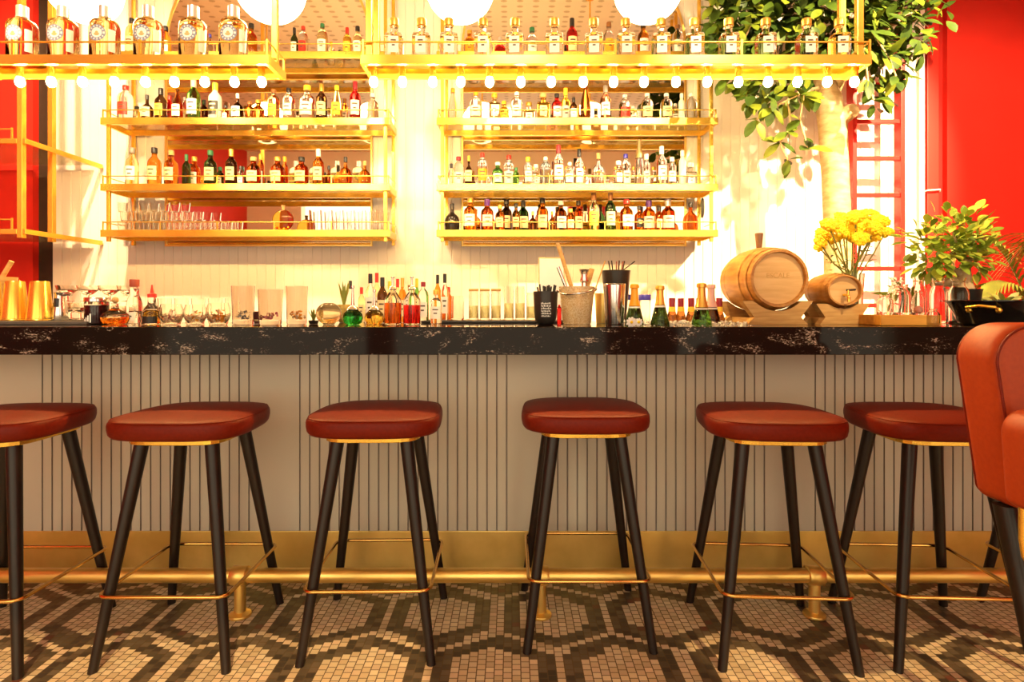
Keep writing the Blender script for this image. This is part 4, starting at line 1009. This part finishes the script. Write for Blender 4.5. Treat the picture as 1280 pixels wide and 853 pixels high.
# crushed ice (stuff)
m = MB(); rnd = random.Random(4)
for i in range(620):
    x = rnd.uniform(WEX0 + .02, WEX1 - .02); y = rnd.uniform(WEY0 + .015, WEY1 - .02); s = rnd.uniform(.006, .012); z = BT - .008 + rnd.uniform(-.02, .006) + .012 * (y > 2.45)
    M_ = Matrix.Rotation(rnd.uniform(0, 6), 3, 'X') @ Matrix.Rotation(rnd.uniform(0, 6), 3, 'Z')
    m.add([M_ @ (Vector(v) * s) + Vector((x, y, z)) for v in ((1, 0, 0), (-1, 0, 0), (0, 1, 0), (0, -1, 0), (0, 0, 1), (0, 0, -1))], [[0, 2, 4], [2, 1, 4], [1, 3, 4], [3, 0, 4], [2, 0, 5], [1, 2, 5], [3, 1, 5], [0, 3, 5]])
tag(m.build('crushed_ice', ICE), 'white crushed ice around the sparkling wine bottles', 'ice', None, 'stuff')
# white flowers by orange foil bottle
for i, (px, py, Y) in enumerate(((789, 400, 2.315), (798, 397, 2.32))):
    t = thing('white_flower', ('white flower with yellow centre lying in front of orange foil bottle', 'smaller white flower leaning right of the yellow centred one')[i], 'flower', (PX(px, Y), Y, TZ + .016))
    m = MB(); k = .021 - .005 * i
    for j in range(9):
        a = 2 * pi * j / 9; c, s_ = cos(a), sin(a)
        def V_(u, w, d): return (k * (u * c - w * s_), -.004 - d * k, k * (u * s_ + w * c))
        m.add([V_(.15, 0, .1), V_(.55, .3, .25), V_(.95, .18, .1), V_(1.0, 0, .05), V_(.95, -.18, .1), V_(.55, -.3, .25)], [[0, 1, 2, 3, 4, 5]], 0, True)
    m.build('petals', WHITEP, t)
    m = MB(); m.sphere((0, -.008, 0), .006, 10, 8); m.build('centre', YFLOWER, t)
    m = MB(); m.tube([(0, -.002, 0), (.004, .004, -.010), (.012, .008, -.0145)], .0015, 6); m.build('stem', STEMG, t)

# ------------------------------------------------------------------ barrels
def barrel(label, px, py, Yh, R, L, sxx, cradle_px, cz_extra=0):
    X = PX(px, Yh); Z = PZ(py, Yh)
    t = thing('oak_barrel', label, 'barrel', (X, Yh, Z))
    Mx = Matrix.Rotation(-pi / 2, 3, 'X')           # local +z -> +y (away)
    bul = 1.17
    prof = []
    for i in range(15):
        f = i / 14; prof.append((R * (1 + (bul - 1) * sin(pi * f)), L * f))
    m = MB(); m.lathe(prof, 36, M=Mx, sx=sxx, cap0=False, cap1=True); 
    m.lathe([(R, 0), (R * .985, -.006), (R * .90, -.006), (R * .885, .0), (R * .885, .018)], 36, M=Mx, sx=sxx, cap0=False, cap1=False)
    m.build('staves', OAKB, t)
    m = MB(); m.lathe([(R * .88, .012), (R * .88, .02)], 36, M=Mx, sx=sxx); m.build('head', OAKH, t)
    for f in (.10, .27, .73, .90):
        rr = R * (1 + (bul - 1) * sin(pi * f)) + .0012
        m = MB(); w = .011; r2 = R * (1 + (bul - 1) * sin(pi * (f + w / L))) + .0012
        m.lathe([(rr, L * f - w), (rr + .001, L * f), (r2, L * f + w)], 36, M=Mx, sx=sxx, cap0=False, cap1=False); m.build('hoop', OAKB, t)
    return t, X, Z
t, X, Z = barrel('large oak barrel on a wooden cradle with cork bung', 974, 348, 2.50, .124, .36, 1.0, None)
m = MB(); m.lathe([(.011, 0), (.018, .072), (.016, .075)], 14, (-.01, .18, .124 * 1.17 - .008)); m.build('bung', WALNUT, t)
q = text_obj('ESCALE', .030, mat('scorched wood', (.60, .36, .11), .6, noise=.1), t, (0, .0112, .012), (pi / 2, 0, 0))
def cradle(label, X, Y0, L, zb, R, cz, hw, sxx):
    t = thing('barrel_cradle', label, 'barrel stand', (X, Y0, TZ))
    for yy in (0.012, L - .06):
        m = MB(); pts = []; H = zb
        # top arc following the barrel
        arc = []
        for i in range(13):
            x = -hw * .72 + hw * 1.44 * i / 12
            rr = R * (1 + .17 * sin(pi * min(.5, .062 / L))) + .004
            v = 1 - (x / (rr * sxx)) ** 2
            z = cz - TZ - rr * sqrt(max(0.0, v)) if v > 0 else H
            arc.append((x, min(z, H)))
        poly = [(-hw * .86, 0), (hw * .86, 0), (hw * .66, .03), (hw, H)] + list(reversed(arc)) + [(-hw, H), (-hw * .66, .03)]
        n = len(poly); th = .046
        vs_ = [(p[0], yy, p[1]) for p in poly] + [(p[0], yy + th, p[1]) for p in poly]
        m.add(vs_, [list(range(n)), list(reversed(range(n, 2 * n)))] + [[i, n + i, n + (i + 1) % n, (i + 1) % n] for i in range(n)])
        bo = m.build('cradle_board', OAK, t)
    for sx in (-1, 1):
        m = MB(); m.box(sx * hw * .5 - .014, sx * hw * .5 + .014, .0585, L - .0605, .001, .026, bev=.002); m.build('runner', OAK, t)
cradle('pale wooden cradle holding the large oak barrel', X, 2.50, .36, .100, .124, Z, .15, 1.0)
t, X, Z = barrel('small oak barrel with brass tap on a wooden cradle', 1056, 363, 2.52, .066, .20, 1.14, None)
m = MB(); m.tube([(.002, .012, -.02), (.002, -.02, -.022), (.002, -.026, -.03), (.002, -.026, -.05)], .006, 10); m.tube([(.002, -.02, -.022), (.002, -.02, .0)], .005, 8); tp = m.build('tap', BRASS, t)
m = MB(); m.tube([(-.004, -.02, 0), (.034, -.02, .002)], .0042, 8); m.build('tap_lever', BLACK, tp)
cradle('pale wooden cradle holding the small oak barrel with tap', X, 2.52, .2, .088, .066, Z, .115, 1.14)

# ------------------------------------------------------------------ yellow flowers in a glass vase
vx, vy = PX(1064, 2.87), 2.87
t = thing('glass_vase', 'clear glass vase behind the small barrel', 'vase', (vx, vy, TZ))
m = MB(); m.lathe([(.05, 0), (.052, .004), (.05, .12), (.058, .235), (.055, .235), (.046, .12), (.045, .01)], 28); m.build('glass_body', GLASS, t)
rnd = random.Random(12)
heads = [(1036, 283, .9), (1052, 277, 1.1), (1070, 273, 1.0), (1086, 271, 1.1), (1100, 278, .9), (1030, 294, .9), (1048, 293, 1.1), (1066, 296, 1.15), (1078, 283, 1.0), (1093, 288, 1.0), (1106, 292, .8), (1025, 304, .6), (1058, 286, 1.0), (1024, 310, .5), (1040, 300, .8), (1090, 297, .8), (1075, 300, .8)]
placed = []
for i, (px, py, k) in enumerate(heads):
    k *= .97; best = None
    for q in range(60):
        Y = vy - .11 + .22 * ((q * 0.618 + i * .37) % 1.0); hp = Vector((PX(px, Y), Y, PZ(py, Y)))
        gap = min([(hp - p).length - (.052 * k + .052 * kk) for p, kk in placed] + [1])
        if best is None or gap > best[0]: best = (gap, hp)
    hp = best[1]; placed.append((hp, k)); hx, Y, hz = hp
    a_ = i * 2.4; q_ = .034 * sqrt((i + .5) / len(heads))
    t = thing('yellow_flower', 'yellow button flower on a green stem in the glass vase bouquet', 'flower', (vx + q_ * cos(a_), vy + q_ * sin(a_), TZ + .03), 0, 'yellow flowers in the glass vase')
    ox, oy, oz = t.location
    d = Vector((hx - ox, Y - oy, hz - oz))
    m = MB(); m.tube([(0, 0, 0), (d.x * .12, d.y * .12, .20), (d.x * .6, d.y * .6, d.z * .75), tuple(d)], .0035, 8)
    for j in range(2):
        f = rnd.uniform(.6, .85); a = rnd.uniform(0, 6.28); blade(m, d * f, (cos(a), sin(a), .3), .05, .011, .5)
    m.build('stem', STEMG, t)
    m = MB(); R = .046 * k
    Mt = Matrix.Rotation(radians(38 + 14 * sin(i * 1.7)), 3, 'X') @ Matrix.Rotation(.3 * sin(i * 2.3), 3, 'Y')
    for j in range(64):
        a = 2.399 * j; q = sqrt((j + .5) / 64) * R; z = .62 * R * sqrt(max(0, 1 - (q / R) ** 2)) + rnd.uniform(-.003, .003)
        p = Mt @ Vector((q * cos(a), q * sin(a), z)); m.sphere(tuple(p + d), .0082 * (.8 + .45 * rnd.random()), 6, 4)
    m.lathe([(.004, -.03 * k), (R * .9, -.002)], 12, tuple(d), cap0=False); m.build('flower_head', YFLOWER, t)

# ------------------------------------------------------------------ jars on board, pan, plants at right
t = thing('wooden_board', 'thick orange wooden board under the glass jars', 'board', (PX(1127, 2.44), 2.46, TZ))
m = MB(); m.box(-.122, .122, -.08, .08, 0, .042, bev=.003); m.build('board_body', mat('orange wood', (.72, .36, .05), .5, color2=(.60, .27, .03), nscale=8, stretch=(1, 6, 6)), t)
JZ = TZ + .0425
def storage_jar(label, px, Y, R, H, z, lip=True, grp='clear glass jars by the oak board'):
    t = thing('storage_jar', label, 'jar', (PX(px, Y), Y, z), 0, grp)
    m = MB(); m.lathe([(R * .9, 0), (R, .004), (R, H * .66), (R * .86, H * .76), (R * .62, H * .82), (R * .62, H * .93), (R * .74, H), (R * .66, H), (R * .55, H * .93), (R * .55, H * .83), (R * .8, H * .74), (R * .92, H * .65), (R * .92, .01)], 24); m.build('glass_body', GLASS, t)
    m = MB(); m.lathe([(R * .64, H * .905), (R * .70, H * .915), (R * .64, H * .93)], 20, cap0=False, cap1=False); m.build('collar', GLASSW, t)
storage_jar('short glass jar at left end of the orange board', 1106, 2.44, .030, .085, JZ)
storage_jar('wide glass jar in middle of the orange board', 1127, 2.44, .034, .125, JZ)
storage_jar('small glass bottle with reddish contents at right end of orange board', 1148, 2.42, .022, .10, JZ)
for i, (px, h, R) in enumerate(((1122, 57, .042), (1148, 57, .036), (1173, 56, .038), (1198, 56, .044))):
    storage_jar('tall glass jar in the row before the leafy bonsai, %s from left' % ORD[i + 1], px, 2.735, R * .95, h * 2.735 / F, TZ)
storage_jar('small low glass jar beside the black oval pan', 1166, 2.38, .024, .07, TZ)
m = MB(); m.sphere((0, 0, .022), .016, 12, 8); m.build('contents', mat('rose contents', (.75, .30, .22), .4, noise=.2), bpy.data.objects['storage_jar.002'])
# black oval pan
pxx = PX(1270, 2.485)
t = thing('oval_pan', 'wide black lacquered pan with brass handles on the bar end', 'pan', (pxx, 2.485, TZ))
m = MB(); m.lathe([(.20, 0), (.215, .004), (.235, .05), (.262, .096), (.285, .098), (.285, .102), (.258, .102), (.228, .05), (.2, .012)], 48, sy=.72); m.build('pan_body', BLACKM, t)
for i, a in enumerate((pi + .55, -pi / 2 + .25)):
    c, s_ = cos(a), sin(a); m = MB(); u = Vector((-s_, c, 0)); o_ = Vector((c * .245, s_ * .245 * .72, .062)); d = Vector((c, s_, 0))
    m.tube([tuple(o_ - u * .05), tuple(o_ - u * .048 + d * .03 + Vector((0, 0, .012))), tuple(o_ + d * .045 + Vector((0, 0, .018))), tuple(o_ + u * .048 + d * .03 + Vector((0, 0, .012))), tuple(o_ + u * .05)], .006, 8)
    m.sphere(tuple(o_ - u * .05), .012, 10, 8); m.sphere(tuple(o_ + u * .05), .012, 10, 8); m.build('handle', BRASS, t)

def leaf(m, base, d, up, L, w, mi=0, curl=.12):
    d = Vector(d).normalized(); s_ = d.cross(Vector(up))
    if s_.length < .05: s_ = d.orthogonal()
    s_.normalize(); nrm = s_.cross(d).normalized(); B = Vector(base)
    prof = [(0, .04), (.15, .5), (.4, .95), (.65, .95), (.87, .55), (1, .03)]
    vs_ = []
    for f, k in prof:
        c = B + d * (L * f) - nrm * (curl * L * f * f)
        vs_ += [c - s_ * (w * k) + nrm * (.2 * w * k), c, c + s_ * (w * k) + nrm * (.2 * w * k)]
    fs = []
    for i in range(len(prof) - 1):
        a = i * 3; fs += [[a, a + 1, a + 4, a + 3], [a + 1, a + 2, a + 5, a + 4]]
    m.add([tuple(v) for v in vs_], fs, mi, True)
def rdir(rnd, z0=-1, z1=1):
    a = rnd.uniform(0, 6.28); z = rnd.uniform(z0, z1); r = sqrt(max(0, 1 - z * z)); return Vector((r * cos(a), r * sin(a), z))
# bonsai ficus
bx_, by_ = PX(1206, 2.90), 2.90
t = thing('ficus_bonsai', 'leafy ficus bonsai with thick pale trunk in dark pot', 'potted plant', (bx_, by_, TZ))
m = MB(); m.lathe([(.05, 0), (.054, .004), (.070, .15), (.073, .16), (.066, .16), (.062, .14)], 24); m.build('pot', BLACK, t)
m = MB(); m.lathe([(.0625, .145), (.001, .15)], 20, cap1=False); m.build('soil', SOIL, t)
m = MB(); m.tube([(.0, 0, .14), (-.005, 0, .2), (-.0, 0, .25), (.01, 0, .30)], [.048, .036, .026, .018], 12)
m.tube([(-.01, .01, .18), (-.06, .02, .20), (-.10, .02, .195), (-.15, .02, .185)], [.03, .028, .024, .015], 10)
m.tube([(-.005, 0, .22), (-.05, 0, .255), (-.12, .01, .28)], [.02, .014, .006], 8); m.tube([(.01, 0, .29), (.06, 0, .35), (.10, 0, .42)], [.016, .01, .004], 8); m.tube([(.01, 0, .29), (-.03, 0, .36), (-.06, 0, .44)], [.014, .009, .004], 8)
m.build('trunk', BARK, t)
m = MB(); rnd = random.Random(21)
cl = [(-.20, 0, .40, .10), (-.10, 0, .44, .12), (-.01, 0, .46, .11), (-.02, -.01, .37, .13), (-.15, 0, .31, .11), (.07, 0, .33, .09), (.05, 0, .41, .10), (.02, 0, .30, .09), (-.10, .0, .36, .12)]
for i in range(430):
    c = cl[rnd.randrange(len(cl))]; d = rdir(rnd); B = Vector(c[:3]) + d * c[3] * rnd.random() ** .5
    leaf(m, B, (d + Vector((0, -.2, .1))), (0, -.5, 1), rnd.uniform(.042, .072), rnd.uniform(.013, .020), rnd.choice((0, 0, 1)))
m.build('foliage', [LEAFB, LEAFC], t)
t = thing('broad_leaf_plant', 'low plant with broad yellow green leaf beside the red ladder', 'potted plant', (PX(1144, 2.94), 2.955, TZ))
m = MB(); m.lathe([(.035, 0), (.05, .09), (.046, .09)], 18); m.build('pot', SOIL, t)
m = MB()
for (dx, dz, L) in ((-.9, .55, .20), (-.5, 1, .17), (-.2, .9, .10), (-.7, .9, .15), (-.3, 1, .12)): leaf(m, (0, 0, .085), (dx, -.15, dz), (0, -.6, 1), L, .028, 0, .35)
m.build('leaves', LEAFY, t)
t = thing('pale_leaf_plant', 'small plant with pale cream leaves in white pot behind pan', 'potted plant', (PX(1252, 2.87), 2.87, TZ))
m = MB(); m.lathe([(.034, 0), (.042, .10), (.038, .10)], 20); m.build('pot', WHITEP, t)
m = MB(); rnd = random.Random(31)
for i in range(22):
    a = rnd.uniform(0, 6.28); leaf(m, (.02 * cos(a), .02 * sin(a), .09), (cos(a), sin(a), rnd.uniform(.3, 1.2)), (0, -.5, 1), rnd.uniform(.06, .088), .016, 0, .2)
m.build('leaves', LEAFW, t)
# palm at right edge
px0 = PX(1322, 3.7)
t = thing('areca_palm', 'feathery areca palm reaching in from the right edge', 'potted plant', (px0, 3.7, 0))
m = MB(); m.lathe([(.14, 0.0015), (.15, .005), (.19, .35), (.18, .36), (.17, .33)], 24); m.build('pot', BLACK, t)
m = MB(); m.lathe([(.172, .33), (.001, .335)], 20, cap1=False); m.build('soil', SOIL, t)
m = MB(); ms = MB(); rnd = random.Random(8)
FR = [(-.42, -.05, 1.42, .75), (-.50, 0, 1.72, .55), (-.25, -.1, 1.65, .7), (.3, 0, 1.6, .7), (-.1, -.25, 1.5, .7), (.4, .1, 1.4, .6), (.1, .2, 1.75, .6), (-.36, .1, 1.25, .7)]
for (dx, dy, zt, ar) in FR:
    P0, P1 = Vector((0, 0, .33)), Vector((dx * .45, dy, zt + .08)); P2 = Vector((dx * 1.25, dy * 1.5, zt - .12)); pts = []
    for i in range(13):
        f = i / 12; pts.append(P0 * (1 - f) ** 2 + P1 * 2 * f * (1 - f) + P2 * f * f)
    ms.tube([tuple(p) for p in pts], .007, 6, r1=.002)
    for i in range(22):
        f = .45 + .55 * i / 21; p = P0 * (1 - f) ** 2 + P1 * 2 * f * (1 - f) + P2 * f * f
        d = ((P1 - P0) * (1 - f) + (P2 - P1) * f).normalized()
        for sg in (-1, 1):
            sd = Vector((d.y, -d.x, 0)); sd = sd.normalized() if sd.length > .05 else Vector((0, 1, 0))
            blade(m, p, d * .8 + sd * sg * .6 + Vector((0, 0, -.15)), .26 * (1.1 - .6 * abs(f - .7)), .011, .5)
m.build('fronds', LEAFP, t); ms.build('stem', STEMG, t)

# ------------------------------------------------------------------ red ladder
t = thing('red_ladder', 'narrow red metal ladder against the cream wall behind tree', 'ladder', (0, 0, 0))
Yl = 4.52; xl, xr = PX(1067, Yl), PX(1127, Yl)
for x in (xl, xr):
    m = MB(); m.box(x - .016, x + .016, Yl - .02, Yl + .07, .0015, 3.3, bev=.003); m.build('rail', REDL, t)
for k in range(-4, 8):
    z = PZ(290, Yl) + k * (46 * Yl / F)
    m = MB(); m.box(xl + .017, xr - .017, Yl - .008, Yl + .03, z - .016, z + .016, bev=.004); m.build('rung', REDL, t)
t = thing('wall_hook', 'small white hook on the red door jamb', 'hook', (PX(1166, 4.72), 4.72, PZ(238, 4.72)))
m = MB(); m.tube([(-.055, .005, -.006), (-.05, -.012, -.002), (0, -.016, 0), (.05, -.012, .004), (.056, 0, -.008)], .006, 8); m.build('bar', WHITEP, t)

# ------------------------------------------------------------------ tree
Yt = 4.12; tx = PX(1046, Yt)
t = thing('ficus_tree', 'indoor ficus tree with pale trunk behind the bar', 'tree', (tx, Yt, 0))
def TP(px, py, Y): return (PX(px, Y) - tx, Y - Yt, PZ(py, Y))
m = MB(); m.lathe([(.22, .0015), (.24, .006), (.30, .5), (.285, .5), (.27, .46)], 28); m.build('pot', BLACK, t)
m = MB(); m.lathe([(.272, .46), (.001, .47)], 24, cap1=False); m.build('soil', SOIL, t)
m = MB()
m.tube([(0.03, 0, .44), (.02, 0, 1.0), TP(1047, 290, Yt), TP(1044, 220, Yt), TP(1041, 160, Yt), TP(1036, 125, Yt), TP(1027, 95, Yt), TP(1015, 50, Yt), TP(1005, 0, Yt)], [.105, .092, .088, .086, .092, .086, .062, .045, .035], 18)
m.tube([TP(1044, 155, Yt), TP(1054, 145, Yt - .03), TP(1064, 139, Yt - .06), TP(1067, 138, Yt - .08)], [.07, .058, .052, .046], 14)
m.tube([TP(1036, 125, Yt), TP(1060, 80, Yt), TP(1100, 40, Yt), TP(1150, 10, Yt)], [.05, .03, .018, .008], 10)
m.tube([TP(1020, 75, Yt), TP(980, 40, Yt), TP(930, 20, Yt + .05)], [.04, .022, .008], 10)
m.tube([TP(1030, 110, Yt), TP(1000, 115, Yt - .15), TP(985, 125, Yt - .2), TP(988, 150, Yt - .25), TP(985, 172, Yt - .27)], [.02, .012, .008, .006, .004], 8)
m.build('trunk', BARK, t)
m = MB(); rnd = random.Random(17)
REG = [(888, 1015, -50, 68, 800), (1010, 1100, -60, 72, 700), (1085, 1160, -50, 72, 300), (1140, 1186, -30, 30, 34), (930, 1018, 84, 132, 100), (905, 960, 88, 112, 26), (1078, 1135, 60, 104, 46), (1080, 1106, 100, 132, 10), (1085, 1110, 112, 140, 5)]
for (a, b_, c, d_, n) in REG:
    for i in range(n):
        Y = rnd.uniform(3.80, 4.40); px, py = rnd.uniform(a, b_), rnd.uniform(c, d_)
        if px < 925 and Y > 4.22: Y -= .3
        B = Vector(TP(px, py, Y)); out = (B - Vector(TP(1040, 40, Yt))); out.normalize()
        d = out * .5 + rdir(rnd) * .7 + Vector((0, -.1, -.25))
        leaf(m, B, d, (rnd.uniform(-.4, .4), -.7, .8), rnd.uniform(.075, .135), rnd.uniform(.024, .036), rnd.choice((0, 0, 1)), rnd.uniform(.05, .3))
for (pts) in ([(985, 165), (975, 178), (985, 200)], [(1005, 120), (1000, 150), (1010, 185)], [(1000, 118), (965, 135), (945, 150)], [(1090, 40), (1110, 70), (1120, 95)], [(940, 30), (920, 70), (905, 100)], [(1080, 60), (1085, 100), (1092, 125)]):
    Yq = Yt - .3; P_ = [TP(a, b_, Yq) for a, b_ in pts]; tw = MB(); tw.tube(P_, .005, 6); tw.build('twig', BARK, t)
    for p in P_:
        for j in range(4): leaf(m, p, rdir(rnd) + Vector((0, -.2, -.5)), (0, -.8, .6), rnd.uniform(.10, .15), rnd.uniform(.026, .034), rnd.choice((0, 1)), .15)
m.build('foliage', [LEAF, LEAFY], t)

# ------------------------------------------------------------------ light
w = bpy.data.worlds.new('world'); scene.world = w; w.use_nodes = True
bg = w.node_tree.nodes['Background']; bg.inputs['Color'].default_value = (1.0, 0.83, 0.56, 1); bg.inputs['Strength'].default_value = 2.7
def light(name, kind, loc, energy, color, **k):
    l = bpy.data.lights.new(name, kind); l.energy = energy; l.color = color
    for a, b_ in k.items(): setattr(l, a, b_)
    o = bpy.data.objects.new(name, l); COL.objects.link(o); o.location = loc; return o
def aim(o, d): o.rotation_euler = Vector(d).to_track_quat('-Z', 'Y').to_euler()
s = light('sun', 'SUN', (0, -5, 6), 3.6, (1.0, .64, .26), angle=radians(.6)); aim(s, (-.30, 1, -.75))
s = light('unseen_spot', 'SPOT', (3.6, 1.5, 4.2), 4000, (1.0, .74, .40), spot_size=radians(46), spot_blend=.5, shadow_soft_size=.04); aim(s, (PX(960, 4.75) - 3.6, 4.75 - 1.5, PZ(240, 4.75) - 4.2))
s = light('unseen_spot', 'SPOT', (2.2, 1.6, 4.2), 850, (1.0, .72, .40), spot_size=radians(62), spot_blend=.6, shadow_soft_size=.05); aim(s, (1.3, 2.6, -2.4))  # unseen fill added to brighten the right red wall and plants
s = light('unseen_spot', 'SPOT', (-2.6, 2.2, 4.2), 1000, (1.0, .72, .38), spot_size=radians(70), spot_blend=.6, shadow_soft_size=.05); aim(s, (-1.0, 2.5, -2.4))  # added fill without a fixture, lifts the left wall
for x in (-1.9, 0, 1.9):
    s = light('front_fill', 'SPOT', (x, .1, 4.2), 620, (1.0, .76, .45), spot_size=radians(43), spot_blend=.35, shadow_soft_size=.04); aim(s, (0, 2.85, -1.98))  # added front fills for hanging shelves and bar-top items, no track there
